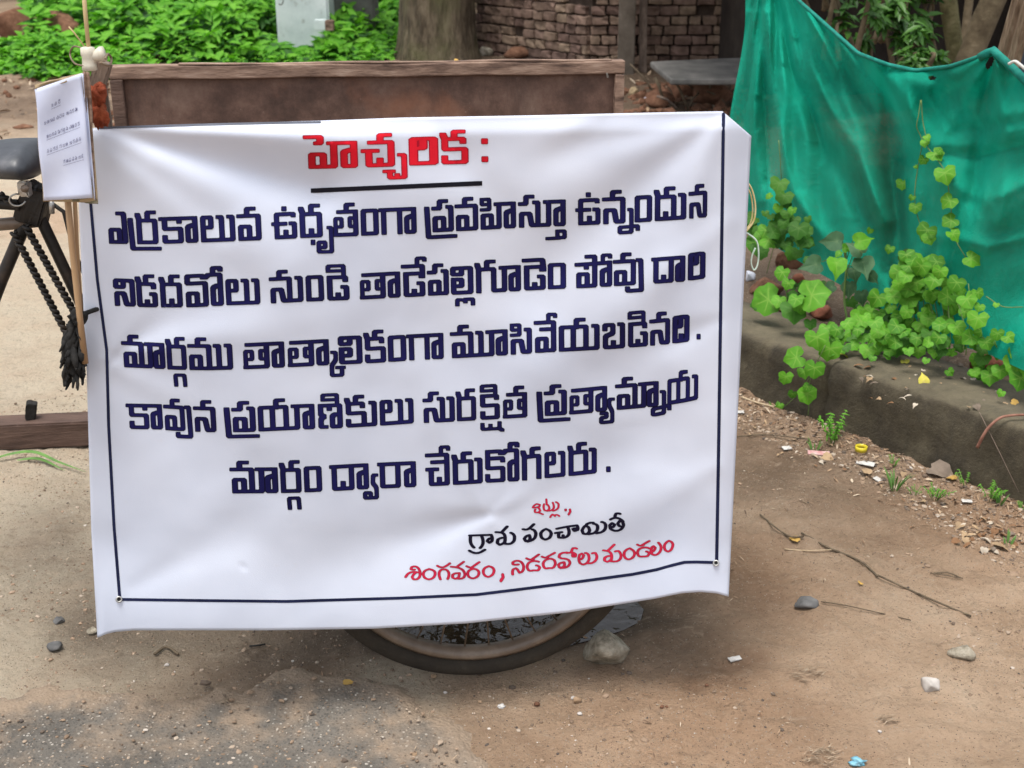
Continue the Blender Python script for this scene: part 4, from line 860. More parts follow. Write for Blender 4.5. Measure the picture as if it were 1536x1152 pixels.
lathe('side_socket', nr(133, 86, .012), nr(158, 80, .012), [(0, .006), (.25, .0075), (.5, .0088), (.75, .0118), (.95, .0112), (1, .004)], m_porc, pip)
m_straw = pm('pale_bamboo', [(.3, (.42, .31, .15)), (.7, (.64, .52, .30))], 30, .6, .3, .001, stretch=(1, 1, .2))
def thing(o, l, c, g=None): return tag(o, l, c, g)
thing(tube('stick', [nr(122, -60, .012), nr(128, 20, .012), nr(134, 84, .012)], .0034, m_straw, None, 8), 'thin pale yellow stick rising from the white pipe fitting', 'stick')
thing(tube('twig', [nr(103, 40, .01), nr(112, 50, .01), nr(127, 70, .01)], .0012, m_straw, None, 6), 'tiny yellow twig slanting beside the pipe fitting', 'twig')
m_wire = pm('brown_wire', [(.3, (.13, .09, .06)), (.7, (.25, .19, .13))], 40, .6, .2, .001)
thing(tube('wire_loop', curve_pts([nr(127, 99, .02), nr(112, 95, .0), nr(105, 82, -.03), nr(110, 70, -.02), nr(124, 72, .0)], 10), .0013, m_wire, None, 6), 'thin brown wire loop left of the pipe fitting', 'wire')
thing(tube('wire_loop', curve_pts([nr(150, 94, .03), nr(164, 98, .01), nr(167, 88, -.01), nr(162, 81, .0), nr(158, 88, .03)], 10), .0019, m_wire, None, 6), 'brown wire loop wound round the top of the corner post', 'wire')
m_orange = pm('rust_orange_cloth', [(.3, (.13, .025, .010)), (.5, (.24, .050, .020)), (.75, (.42, .13, .06))], 40, .9, .8, .004, 90)
def crumple(name, C, sx_, sy_, sz_, mat, seed, amp=.35, parent=None):
    rng = np.random.default_rng(seed); V0 = IC3*(1+amp*(vnoise(IC3[:, 0]*3+9, IC3[:, 2]*3+IC3[:, 1]*2, seed)[:, None]-.5)*2+amp*.6*(np.abs(vnoise(IC3[:, 0]*7, IC3[:, 2]*6+IC3[:, 1]*5, seed+1)[:, None]-.5)*2-.4))
    return fast_mesh(name, V0*np.array([sx_, sy_, sz_])+np.array(C), IF3, mat, parent)
knot = empty('cloth_tie', tuple(nr(148, 190, .02)), 'rust orange cloth knotted round the corner post beside the paper notice', 'cloth')
crumple('knot', nr(147, 140, .02), .013, .012, .017, m_orange, 3, .4, knot)
crumple('knot', nr(153, 133, .025), .007, .008, .007, m_orange, 5, .4, knot)
crumple('knot', nr(145, 170, .015), .014, .010, .020, m_orange, 4, .5, knot)
crumple('cloth_tail', nr(152, 182, .012), .010, .006, .009, m_orange, 8, .5, knot)

# paper notice on cardboard
m_paper = pm('white_paper', [(.3, (.52, .57, .74)), (.7, (.60, .65, .80))], 12, .7, .15, .002, 20)
m_card = pm('cardboard', [(.3, (.30, .22, .13)), (.7, (.46, .36, .22))], 30, .85, .4, .002)
m_moss = pm('frayed_card', [(.3, (.09, .08, .045)), (.7, (.22, .19, .12))], 60, .9, .6, .002)
notice = empty('paper_notice', tuple(nr(105, 303, .05)), 'white handwritten paper notice pinned on card at the banner upper left', 'notice')
def quad_sheet(name, c, d, off, mat, parent, nx=18, ny=26, wob=.0025, th=.002, seed=0):
    V = []
    for j in range(ny+1):
        for i in range(nx+1):
            s, t = i/nx, j/ny; x = (c[0][0]*(1-s)+c[1][0]*s)*(1-t)+(c[3][0]*(1-s)+c[2][0]*s)*t; y = (c[0][1]*(1-s)+c[1][1]*s)*(1-t)+(c[3][1]*(1-s)+c[2][1]*s)*t
            x += 2.0*math.sin(t*9+seed)*(1 if i == 0 else 0)*.6
            V.append(nr(x, y, d+off+wob*math.sin(s*5+t*4+seed)+wob*.6*math.sin(t*11+s*3)))
    o = mesh_obj(name, V, [(j*(nx+1)+i, (j+1)*(nx+1)+i, (j+1)*(nx+1)+i+1, j*(nx+1)+i+1) for j in range(ny) for i in range(nx)], mat, parent, True)
    m = o.modifiers.new('t', 'SOLIDIFY'); m.thickness = th; m.offset = -1; return o
ND = .06
PC = [(52, 134), (122, 110), (139, 297), (65, 301)]
quad_sheet('paper_sheet', PC, ND, 0, m_paper, notice, th=.0004)
quad_sheet('card_backing', [(52, 127), (131, 108), (147, 304), (64, 302)], ND-.006, 0, m_card, notice, th=.003)
quad_sheet('paper_sheet', [(122, 110), (127, 111), (143, 300), (139, 297)], ND-.002, 0, m_paper, notice, 4, 26, th=.0006)
quad_sheet('card_layer', [(126, 107), (132, 109), (146, 300), (142, 302)], ND-.004, 0, m_rim, notice, 4, 26, th=.003, seed=2)
quad_sheet('frayed_edge', [(110, 298), (145, 296), (147, 305), (108, 303)], ND-.003, 0, m_moss, notice, 6, 3, th=.002)
quad_sheet('frayed_edge', [(54, 128), (100, 116), (100, 122), (53, 136)], ND-.001, 0, m_card, notice, 8, 3, th=.0015)
m_pen = ink('pen_ink', (.10, .10, .20), .7)
def pmap(s, t): return ((PC[0][0]*(1-s)+PC[1][0]*s)*(1-t)+(PC[3][0]*(1-s)+PC[2][0]*s)*t, (PC[0][1]*(1-s)+PC[1][1]*s)*(1-t)+(PC[3][1]*(1-s)+PC[2][1]*s)*t)
def scrawl(s0, t0, s1, t1, glyphs, h, underline=False):
    x0, y0 = pmap(s0, t0); x1, y1 = pmap(s1, t1); nG = len(glyphs); ps = []
    for i, g in enumerate(glyphs):
        W, A_, B_ = G[g]; xa = x0+(x1-x0)*(i+(.35 if i > nG*.6 else 0)-(.2 if i < nG*.3 else 0))/nG; xb = xa+(x1-x0)*(.66+.2*((i*7)%3)/2)/nG
        def xf(x, y, xa=xa, xb=xb, W=W): X = xa+(xb-xa)*x/W; return (X, y0+(y1-y0)*(X-x0)/(x1-x0)-y*h/100)
        ps.append(pen([rounded(p, 12) for p in A_+B_], xf, .22, .22, 1, 3))
    if underline: ps.append(pen([[(x0-1, y0+3), (x1+1, y1+3)]], lambda a, b: (a, b), .22, .22, 1, 6))
    v2, f2 = merge2d(ps); 
    def pp(x, y):      # sheet surface at this spot
        s = .5; t = .5
        for _ in range(14):
            X, Y_ = pmap(s, t); s += (x-X)/72; t += (y-Y_)/175
        return nr(x, y, ND+.0025*math.sin(s*5+t*4)+.0015*math.sin(t*11+s*3)+.0007)
    mesh_obj('handwriting', [pp(x, y) for x, y in v2], f2, m_pen, notice, True)
scrawl(.33, .20, .50, .185, ['ni', 'ta', 'di'], 4.6, True)
scrawl(.15, .335, .84, .285, ['ba', 'raa', 'kaa', 'va', 'ta', 'ra', 'pa', 'gaa', 'na', 'ka', 'ma' if False else 'maa'], 4.8)
scrawl(.18, .455, .86, .405, ['raa', 'la', 'ni', 'va', 'du', 'ga', 'lli', 'su', 'ta', 'ya', 'ra', 'ka'], 4.8, True)
scrawl(.16, .585, .86, .53, ['na', 'pa', 'ka', 'ra', 'ga', 'ba', 'raa', 'lu', 'ka', 'ta', 'na'], 4.8, True)
scrawl(.48, .695, .88, .67, ['ga', 'raa', 'ma', 'va', 'su', 'la', 'ka'] if 'ma' in G else ['ga', 'raa', 'pa', 'va', 'su', 'la', 'ka'], 4.8, True)

m_bam = pm('split_bamboo', [(.3, (.26, .15, .075)), (.7, (.45, .30, .17))], 24, .6, .4, .001, stretch=(1, 1, .15))
thing(tube('bamboo_stick', [nr(101, 296, .035), nr(108, 370, .035), nr(119, 470, .035), nr(128, 545, .035)], .0052, m_bam, None, 7), 'thin brown bamboo stick hanging under the paper notice', 'stick')
thing(tube('bamboo_stick', [nr(112, 296, .03), nr(116, 380, .02), nr(122, 470, .02)], .0035, m_bam, None, 7), 'second thinner bamboo sliver beside the hanging stick', 'stick')
m_rag = pm('black_rag', [(.3, (.008, .008, .008)), (.6, (.022, .021, .020)), (.85, (.07, .065, .06))], 60, .95, .6, .002, 150)
rag = empty('rag_tassel', tuple(nr(112, 600, .02)), 'frayed black rag tassel tied to the frame left of the banner', 'rag')
rr = random.Random(5)
for i in range(46):
    x0 = 112+rr.uniform(-7, 10); y0 = 484+rr.uniform(-4, 40); L = rr.uniform(38, 72); dx = rr.uniform(-20, 10)
    P = [nr(x0+dx*t+rr.uniform(-1.5, 1.5), min(597, y0+L*t), .02+rr.uniform(-.02, .03)*t) for t in (0, .3, .6, .85, 1)]
    tube('rag_strip', curve_pts(P, 3), 1, m_rag, rag, 5, radii=[.0045+.0022*math.sin(j*.9+i) if j < 9 else .0030-.0004*(j-9) for j in range(13)])
crumple('knot', nr(118, 476, .025), .014, .012, .011, m_rag, 12, .5, rag)
thing(tube('cord', [nr(112, 478, .03), nr(128, 470, .02), nr(150, 462, -.01)], .004, m_rag, None, 7), 'short black cord tying the rag to the cart frame', 'cord')
# cords hanging at the banner's right edge
m_ycord = pm('yellow_cord', [(.3, (.55, .42, .16)), (.7, (.78, .66, .36))], 60, .7, .2, .001)
m_gcord = pm('pale_green_cord', [(.3, (.45, .60, .50)), (.7, (.68, .80, .72))], 60, .7, .2, .001)
def ch(*pts): return curve_pts([on_y(p[0], p[1], YB+.06+(p[2] if len(p) > 2 else 0), KB) for p in pts], 10)
thing(tube('rope_loop', ch((1119, 270), (1128, 285), (1133, 308), (1131, 330), (1121, 345), (1112, 352)), .0016, m_ycord, None, 7), 'yellow cord loop hanging at the banner right edge', 'cord', 'yellow cord loops beside the banner')
thing(tube('rope_loop', ch((1119, 278, .01), (1126, 292, .01), (1129, 314, .01), (1126, 334, .01), (1116, 348, .01)), .0014, m_ycord, None, 7), 'yellow cord loop hanging at the banner right edge', 'cord', 'yellow cord loops beside the banner')
thing(tube('green_string', ch((1112, 345), (1124, 352), (1135, 362), (1138, 380), (1136, 398), (1131, 405), (1127, 396), (1128, 384), (1133, 372)), .0015, m_gcord, None, 7), 'pale green string with a hooked end beside the banner edge', 'string')
# ------------------------------------------------------------------ leaves
def leaf_template(outline, cup=.25, fold=.25, tip_drop=.12):
    """outline: list of (angle deg from the tip axis, radius) all round; returns verts (x across, y to tip, z up), tris, vein value"""
    V = [(0, 0, 0)]; vein = [1.0]; n = len(outline)
    for ringk in (.5, 1.0):
        for a, r, vn in outline:
            x, y = math.sin(R(a))*r*ringk, math.cos(R(a))*r*ringk
            z = fold*abs(x)*.6 - cup*(x*x+y*y)*.5 - tip_drop*max(0, y)**2 + (.05*math.sin(a*.11) if ringk == 1 else 0)
            V.append((x, y, z)); vein.append(vn*(1 if ringk < 1 else .4))
    F = [(0, 1+i, 1+(i+1) % n) for i in range(n)]
    for i in range(n):
        j = (i+1) % n; F += [(1+i, 1+n+i, 1+n+j), (1+i, 1+n+j, 1+j)]
    return np.array(V), F, np.array(vein)
IVY = [(0, 1.0, 1), (14, .87, 0), (32, .80, 0), (46, .86, 0), (58, .91, 1), (74, .83, 0), (90, .82, 0), (108, .89, 1), (126, .86, 0), (150, .72, 0), (168, .46, 0), (180, .24, 0)]
IVY = IVY + [(-a, r, v) for a, r, v in IVY[-2:0:-1]]
HEART = [(0, 1.28, 1), (8, .98, 0), (20, .82, 0), (38, .76, .3), (58, .74, 0), (80, .72, .4), (105, .68, 0), (130, .60, .3), (155, .46, 0), (180, .30, 0)]
HEART = HEART + [(-a, r, v) for a, r, v in HEART[-2:0:-1]]
LANCE = [(0, 1.3, 1), (8, .9, 0), (16, .62, 0), (30, .42, .3), (60, .28, 0), (110, .28, 0), (150, .42, 0), (168, .6, 0), (180, .75, 1)]
LANCE = LANCE + [(-a, r, v) for a, r, v in LANCE[-2:0:-1]]
def leaf_mat(name, c1, c2, vein=(.20, .30, .08), rough=.5, trans=.25):
    m, n, b, o = new_mat(name); at = n.nodes.new('ShaderNodeAttribute'); at.attribute_name = 'tone'
    sp = n.nodes.new('ShaderNodeSeparateColor'); n.links.new(at.outputs['Color'], sp.inputs[0])
    oi = n.nodes.new('ShaderNodeObjectInfo'); r = mathn(n, 'FRACT', mathn(n, 'ADD', oi.outputs['Random'], sp.outputs[1]))
    c = mixc(n, r, c1, c2); c = mixc(n, mathn(n, 'MULTIPLY', mathn(n, 'SUBTRACT', noise(n, 60, 5, .7), .5, True), 2, True), c, tuple(x*.5 for x in c1))
    c = mixc(n, mathn(n, 'MULTIPLY', mathn(n, 'POWER', sp.outputs[0], 3), .7), c, vein)
    n.links.new(c, b.inputs['Base Color']); b.inputs['Roughness'].default_value = rough+.1; b.inputs['Specular IOR Level'].default_value = .25
    t = n.nodes.new('ShaderNodeBsdfTranslucent'); n.links.new(mixc(n, 1.0, c, (1.0, 1.25, .5), 'MULTIPLY'), t.inputs[0])
    mx = n.nodes.new('ShaderNodeMixShader'); mx.inputs[0].default_value = trans
    n.links.new(b.outputs[0], mx.inputs[1]); n.links.new(t.outputs[0], mx.inputs[2]); n.links.new(mx.outputs[0], o.inputs[0]); return m
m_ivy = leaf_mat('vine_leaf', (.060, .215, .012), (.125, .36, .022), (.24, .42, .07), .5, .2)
m_ivyd = leaf_mat('shaded_vine_leaf', (.030, .12, .010), (.065, .20, .020), (.11, .22, .05))  # darker copy of the vine leaf, shade put into the green
m_peep = leaf_mat('greyish_leaf', (.045, .115, .055), (.085, .18, .085), (.18, .28, .14), .5)
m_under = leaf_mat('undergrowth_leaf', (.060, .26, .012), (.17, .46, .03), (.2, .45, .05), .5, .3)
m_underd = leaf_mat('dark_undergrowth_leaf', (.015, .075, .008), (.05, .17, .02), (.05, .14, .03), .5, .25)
m_shrub = leaf_mat('glossy_shrub_leaf', (.020, .075, .012), (.065, .17, .022), (.08, .18, .04), .28, .2)
m_yleaf = leaf_mat('yellow_leaf', (.55, .48, .06), (.62, .55, .10), (.6, .5, .2), .6, .1)
m_stem = pm('green_stem', [(.3, (.09, .16, .04)), (.7, (.17, .26, .08))], 40, .6, .2, .001)
def leaf_data(tpl, name, mat, seed=0):
    V, F, ve = tpl; rng = np.random.default_rng(seed); V = V*(1+rng.uniform(-.06, .06, V.shape)); V[:, 2] += .10*np.sin(V[:, 0]*3+seed)*V[:, 1]
    me = bpy.data.meshes.new(name); me.from_pydata([tuple(v) for v in V], [], F); me.materials.append(mat)
    at = me.color_attributes.new('tone', 'FLOAT_COLOR', 'POINT'); at.data.foreach_set('color', np.stack([ve, ve*0, ve*0, ve*0+1], 1).astype(np.float32).ravel())
    me.polygons.foreach_set('use_smooth', [True]*len(me.polygons)); me.update(); return me
IVM = [leaf_data(leaf_template(IVY, .2+.1*k, .2+.12*k), 'leaf', m_ivy, k) for k in range(5)]
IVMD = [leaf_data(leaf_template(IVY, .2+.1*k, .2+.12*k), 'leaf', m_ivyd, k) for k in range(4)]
PEM = [leaf_data(leaf_template(HEART, .15, .35, .18), 'leaf', m_peep, k) for k in range(3)]
PEMG = [leaf_data(leaf_template(HEART, .15, .35, .18), 'leaf', m_ivy, k) for k in range(2)]
YLM = [leaf_data(leaf_template(HEART, .3, .5, .3), 'leaf', m_yleaf, k) for k in range(2)]
def leaf_frame(tip, normal):
    n_ = Vector(normal).normalized(); t = Vector(tip); t = (t-n_*t.dot(n_)).normalized(); x = t.cross(n_)
    return Matrix((x, t, n_)).transposed().to_4x4()
def put_leaf(me, p, size, tip, normal, parent, name='leaf'):
    o = bpy.data.objects.new(name, me); COL.objects.link(o)
    M = Matrix.Translation(p) @ leaf_frame(tip, normal) @ Matrix.Scale(size, 4)
    if parent is not None: o.parent = parent; o.matrix_parent_inverse = pinv(parent)
    o.matrix_basis = M; return o
def cloud(name, P, S, T, N, tpl, mat, parent=None, rng=RNG, tone=None):
    """many leaves in one mesh (numpy)"""
    V0, F0, ve = tpl; n_ = len(P); N = N/np.linalg.norm(N, axis=1, keepdims=True); T = T-N*(T*N).sum(1, keepdims=True); T /= np.linalg.norm(T, axis=1, keepdims=True)
    X_ = np.cross(T, N); W = (V0[None, :, 0, None]*X_[:, None]+V0[None, :, 1, None]*T[:, None]+V0[None, :, 2, None]*N[:, None])*S[:, None, None]+P[:, None]
    F1 = np.array(F0)[None]+np.arange(n_)[:, None, None]*len(V0)
    r = rng.uniform(0, 1, n_) if tone is None else tone
    c = np.zeros((n_, len(V0), 4)); c[..., 0] = ve[None]; c[..., 1] = r[:, None]; c[..., 3] = 1
    return fast_mesh(name, W.reshape(-1, 3), F1.reshape(-1, 3), mat, parent, True, cols=c.reshape(-1, 4))
def small_tpl(w=.42, tipd=.2):                       # cheap 6-triangle leaf
    V = np.array([(0, -1, 0), (-w, -.3, .12), (w, -.3, .12), (0, 0, 0), (-w*.75, .45, .06), (w*.75, .45, .06), (0, 1.1, -tipd)])
    F = [(0, 3, 1), (0, 2, 3), (1, 3, 4), (3, 2, 5), (4, 3, 6), (3, 5, 6)]; return V, F, np.array([1, 0, 0, 1, 0, 0, .6])

# ------------------------------------------------------------------ green shade net
KN = -2.38; YN = 6.36
NT = [(1092, -30), (1112, -60), (1165, -52), (1197, 0), (1233, 32), (1287, 80), (1331, 97), (1373, 106), (1424, 100), (1463, 87), (1489, 77), (1508, 88), (1536, 119), (1600, 150), (1680, 120)]
NB = [(1092, 300), (1122, 345), (1215, 402), (1310, 455), (1400, 508), (1480, 530), (1536, 556), (1600, 590), (1680, 640)]
NFOLD = [([(1165, -40), (1205, 60), (1250, 120), (1320, 175), (1350, 240)], 20, .055), ([(1158, -20), (1186, 100), (1235, 215), (1300, 330), (1330, 400)], 15, .060), ([(1172, -30), (1222, 120), (1280, 220), (1330, 330)], 13, -.045),
 ([(1150, 20), (1160, 150), (1190, 290), (1270, 400)], 13, -.045), ([(1142, 0), (1146, 150), (1160, 270), (1215, 380)], 11, .045), ([(1127, 20), (1130, 200), (1140, 300)], 9, -.03),
 ([(1330, 110), (1335, 240), (1350, 420)], 16, .05), ([(1362, 120), (1372, 260), (1380, 430)], 14, -.03), ([(1489, 80), (1440, 150), (1400, 230)], 13, -.03), ([(1489, 80), (1470, 180), (1462, 300)], 12, .03), ([(1489, 84), (1510, 200), (1500, 330)], 12, -.03),
 ([(1560, 210), (1470, 235), (1400, 230)], 10, .030), ([(1560, 262), (1480, 300), (1420, 270)], 15, -.026), ([(1560, 350), (1480, 370), (1400, 350)], 12, -.028), ([(1400, 140), (1430, 200), (1540, 180)], 10, .02)]
def nzv(a, b_, sd): return float(vnoise(np.array([a]), np.array([b_]), sd)[0])
def nrel(px, py):
    x, y = px-1152, py+75; r = math.hypot(x, y); ph = math.degrees(math.atan2(x, max(y, 1)))+ .030*r*(1 if x > 0 else .3)
    top = interp(NT, px); below = py-top
    d = .036*math.sin(R(ph*19.0))*sm(40, 260, r)*(1-sm(200, 430, x)) + .016*math.sin(R(ph*47+40))*sm(30, 160, r)*(1-sm(160, 380, x))
    for pts_, wd_, dp_ in NFOLD:
        b1 = min((seg_d(px, py, pts_[i], pts_[i+1])[0]/(wd_*(.45+.55*(i+1)/(len(pts_)-1))) for i in range(len(pts_)-1))); d += dp_*math.exp(-b1*b1)
    d += .030*math.sin(px/31+py/260)*math.exp(-((px-1352)/60)**2)*sm(0, 60, below)
    d += -.035*math.exp(-((below-14)/22)**2)*sm(1170, 1230, px)                                    # rope hem
    d += .045*math.exp(-((px-1345)/17)**2)*sm(20, 90, below)*(1-sm(190, 300, below))               # pleat
    d += .028*math.sin(py/38+px/170)*sm(1400, 1500, px)*sm(60, 160, below)+.016*math.sin(py/17+px/60)*sm(1440, 1520, px)
    d += .05*math.exp(-((px-1116)/16)**2)-.03*math.exp(-((px-1145)/14)**2)
    d += .010*math.sin((px*.8+py*1.1)/23)*sm(1250, 1400, px) + .012*(nzv(px/34, py/60, 2)-.5) + .006*(abs(nzv(px/13+py/40, py/26, 4)-.5))
    d -= .05*sm(.55, 1, below/(interp(NB, px)-top+1))*math.sin(px/52)**2
    a, b_ = math.sin(math.atan2(py-77, px-1489)*9), math.hypot(px-1489, py-77); d += .018*a*math.exp(-b_/110)*sm(4, 26, b_)
    return d
def npt(px, py, d=0):
    p = on_y(px, py, YN, KN); L = (p-ORG).length; return ORG+(p-ORG)*((L+nrel(px, py)-d)/L)
m_net, n, b, o = new_mat('green_shade_net')
c = ramp(n, noise(n, 3, 7, .65), [(.3, (.0, .225, .145)), (.5, (.001, .36, .235)), (.75, (.010, .47, .32))])
c = mixc(n, mathn(n, 'MULTIPLY', mathn(n, 'SUBTRACT', noise(n, 7, 9, .75), .60, True), 3, True), c, (.12, .30, .22))
n.links.new(c, b.inputs['Base Color']); b.inputs['Roughness'].default_value = .7; b.inputs['Specular IOR Level'].default_value = .2
bump(n, b, mathn(n, 'ADD', noise(n, 420, 2, .6), mathn(n, 'MULTIPLY', noise(n, 12, 7, .72, dist=1.5), 3)), .6, .007)
tl = n.nodes.new('ShaderNodeBsdfTranslucent'); n.links.new(c, tl.inputs[0]); mx = n.nodes.new('ShaderNodeMixShader'); mx.inputs[0].default_value = .25
n.links.new(b.outputs[0], mx.inputs[1]); n.links.new(tl.outputs[0], mx.inputs[2])
tr = n.nodes.new('ShaderNodeBsdfTransparent'); m2 = n.nodes.new('ShaderNodeMixShader')
wv = mathn(n, 'LESS_THAN', noise(n, 900, 1, .5), .42); at = n.nodes.new('ShaderNodeAttribute'); at.attribute_name = 'tone'; n.links.new(mathn(n, 'MULTIPLY', wv, mathn(n, 'ADD', .15, mathn(n, 'MULTIPLY', at.outputs['Fac'], 1.15))), m2.inputs[0])
n.links.new(mx.outputs[0], m2.inputs[1]); n.links.new(tr.outputs[0], m2.inputs[2]); n.links.new(m2.outputs[0], o.inputs[0])
net = empty('shade_net', tuple(on_y(1300, 450, YN, KN)), 'teal green shade net sagging between posts behind the low concrete wall', 'net')
HOLES = [(1484, 93, 4.5, 11, .45), (1397, 116, 6, 3, 0)]
NX2, NY2 = 350, 190; V = []; Fq = []
xs = np.linspace(1092, 1680, NX2+1)
for j in range(NY2+1):
    t = (j/NY2)**1.0
    for px in xs:
        y0, y1 = interp(NT, px), interp(NB, px); py = y0+(y1-y0)*t; V.append(npt(px+26*(1-sm(20, 215, py))*(1-sm(1092, 1160, px)), py))
for j in range(NY2):
    for i in range(NX2):
        px = xs[i]; y0, y1 = interp(NT, px), interp(NB, px); py = y0+(y1-y0)*j/NY2; ok = True
        for hx, hy, a, b_, ro in HOLES:
            dx, dy = px-hx, py-hy; c_, s_ = math.cos(ro), math.sin(ro); qx, qy = dx*c_+dy*s_, -dx*s_+dy*c_
            if (qx/a)**2+(qy/b_)**2 < 1: ok = False
        if ok: Fq.append((j*(NX2+1)+i, (j+1)*(NX2+1)+i, (j+1)*(NX2+1)+i+1, j*(NX2+1)+i+1))
lay = []
for j in range(NY2+1):
    for px in xs:
        y0, y1 = interp(NT, px), interp(NB, px); py = y0+(y1-y0)*j/NY2
        a1 = seg_d(px, py, (1235, 100), (1310, 200)); a2 = seg_d(px, py, (1150, 60), (1165, 260)); lay.append(max(math.exp(-(a1[0]/42)**4), .9*math.exp(-(a2[0]/11)**4), .8*math.exp(-(seg_d(px, py, (1110, 0), (1104, 250))[0]/9)**4)))
lay = np.array(lay); fast_mesh('net_sheet', np.array([v[:] for v in V]), np.array(Fq), m_net, net, cols=np.stack([lay, lay, lay, lay*0+1], 1))
m_hem = pm('net_hem', [(.3, (.0, .13, .10)), (.7, (.01, .25, .19))], 30, .7, .4, .002)
tube('hem_cord', [npt(x, interp(NT, x), .01) for x in np.arange(1165, 1680, 6)], .006, m_hem, net, 7)
tube('bunched_tie', [npt(1470, 86, .02), npt(1483, 79, .03), npt(1489, 75, .03), npt(1500, 84, .02), npt(1520, 104, .02), npt(1545, 128, .02)], .011, m_hem, net, 8, wob=.2)
m_rope = pm('white_rope', [(.3, (.5, .5, .46)), (.7, (.7, .7, .66))], 60, .8, .3, .001)
thing(tube('rope', curve_pts([npt(1513, 96, .05), npt(1522, 92, .06), npt(1530, 97, .06), npt(1538, 104, .05)], 5), .004, m_rope, None, 6), 'short white rope end knotted on the net at the right edge', 'rope')
# posts and trunks at upper right
m_split = pm('split_timber', [(.25, (.08, .045, .028)), (.5, (.24, .155, .10)), (.75, (.42, .30, .21))], 14, .75, .6, .004, 50, stretch=(4, 4, .6))
m_trunk = pm('mossy_trunk', [(.3, (.055, .048, .022)), (.5, (.11, .10, .045)), (.75, (.19, .165, .09))], 14, .9, .8, .01, 40)
m_trunkb = pm('brown_trunk', [(.3, (.075, .055, .032)), (.5, (.13, .10, .06)), (.75, (.21, .165, .105))], 12, .9, .8, .01, 40)
def gpole(name, px0, py0, px1, py1, y0, y1, w, mat, lab, cat, sq=False):
    a, b_ = on_y(px0, py0, y0), on_y(px1, py1, y1); d = (a-b_); foot = b_-d*((b_.z-.12)/d.z); top = a+d*.35
    if sq: foot = Vector((b_.x+.05, b_.y+.35, .12))
    m = y0/F*w*.5*1.03
    if sq: o = bar(name, foot, top, m*1.6, m*2, mat, None, .004, jitter=.003, cuts=4)
    else: o = tube(name, [foot.lerp(top, t) for t in np.linspace(0, 1, 12)], m, mat, None, 12, wob=.05)
    return tag(o, lab, cat)
gpole('timber_post', 1522, 0, 1476, 84, 3.75, 3.72, 17, m_split, 'left split timber post holding up the net corner', 'post', True)
gpole('timber_post', 1541, 0, 1502, 92, 3.66, 3.62, 17, m_split, 'right split timber post holding up the net corner', 'post', True)
gpole('tree_trunk', 1422, 0, 1436, 100, 7.2, 7.2, 24, m_trunk, 'slender mossy green trunk leaning behind the net', 'tree')
gpole('tree_trunk', 1494, -10, 1449, 100, 7.0, 7.0, 36, m_trunkb, 'thicker brown trunk leaning right behind the net', 'tree')
gpole('tree_trunk', 1455, -10, 1443, 95, 7.6, 7.6, 12, m_trunkb, 'thin dark trunk between the two leaning trunks', 'tree')
m_bluew = pm('blue_plaster', [(.3, (.14, .16, .20)), (.7, (.20, .22, .27))], 6, .85, .3, .003)
bw = box_bm((2.4, .2, 1.6), Matrix.Translation((5.0, 9.6, .8))); tag(bm_obj('plaster_wall', bw, m_bluew, bevel=.01), 'grey blue plastered wall seen between trunk and timber post', 'wall')

# dark leafy shrubs behind the net
def shrub(name, centre, rad, nL, size, mat, lab, seed, cat='shrub', tpl=None, core=True):
    rng = np.random.default_rng(seed); c = Vector(centre); e = empty(name, (c.x, c.y, max(0, c.z-rad[2])), lab, cat)
    nc = max(6, nL//26); d = rng.normal(size=(nc, 3)); d /= np.linalg.norm(d, axis=1, keepdims=True); C_ = np.array(centre)+d*np.array(rad)*rng.uniform(.35, 1, (nc, 1))
    k = rng.integers(0, nc, nL); off = rng.normal(size=(nL, 3)); off /= np.linalg.norm(off, axis=1, keepdims=True)
    P = C_[k]+off*rng.uniform(.02, .13, (nL, 1))*(np.mean(rad)/.45); T = off+rng.normal(size=(nL, 3))*.3+np.array([0, 0, -.25]); N = off*.3+np.array([0, -.35, .9])+rng.normal(size=(nL, 3))*.35
    cloud('foliage', P, rng.uniform(.7, 1.2, nL)*size, T, N, tpl or small_tpl(.34), mat, e, rng)
    for i in range(5):
        a = rng.uniform(0, 6.28); p0 = Vector((c.x+.08*math.cos(a), c.y+.08*math.sin(a), max(0, c.z-rad[2]))); q = Vector(C_[rng.integers(0, nc)])
        tube('branch', curve_pts([p0, p0.lerp(q, .5)+Vector((rng.uniform(-.08, .08), rng.uniform(-.08, .08), .06)), q], 5), .012, m_trunkb, e, 6, radii=list(np.linspace(.016, .004, 11)))
    return e
def yz(px, py, y): return tuple(on_y(px, py, y))
for i, (px, py, y, rad, nL, s, lab) in enumerate((
    (1268, -10, 6.2, (.22, .25, .30), 340, .042, 'dark glossy shrub just above the falling edge of the net'),
    (1330, 40, 6.4, (.16, .2, .22), 260, .042, 'glossy shrub tuft in the middle above the net sag'),
    (1362, 78, 6.1, (.13, .2, .12), 200, .040, 'light green shrub tuft touching the lowest part of the net rim'),
    (1345, -40, 6.8, (.32, .3, .35), 620, .05, 'tall leafy shrub at the photo top above the net'),
    (1395, 20, 6.9, (.14, .2, .3), 240, .045, 'narrow dark shrub beside the mossy trunk'),
    (1240, -110, 7.4, (.5, .4, .45), 520, .055, 'big dark shrub beyond the net outside its left post'))):
    shrub('shrub', yz(px, py, y), rad, nL, s, m_shrub, lab, 60+i)
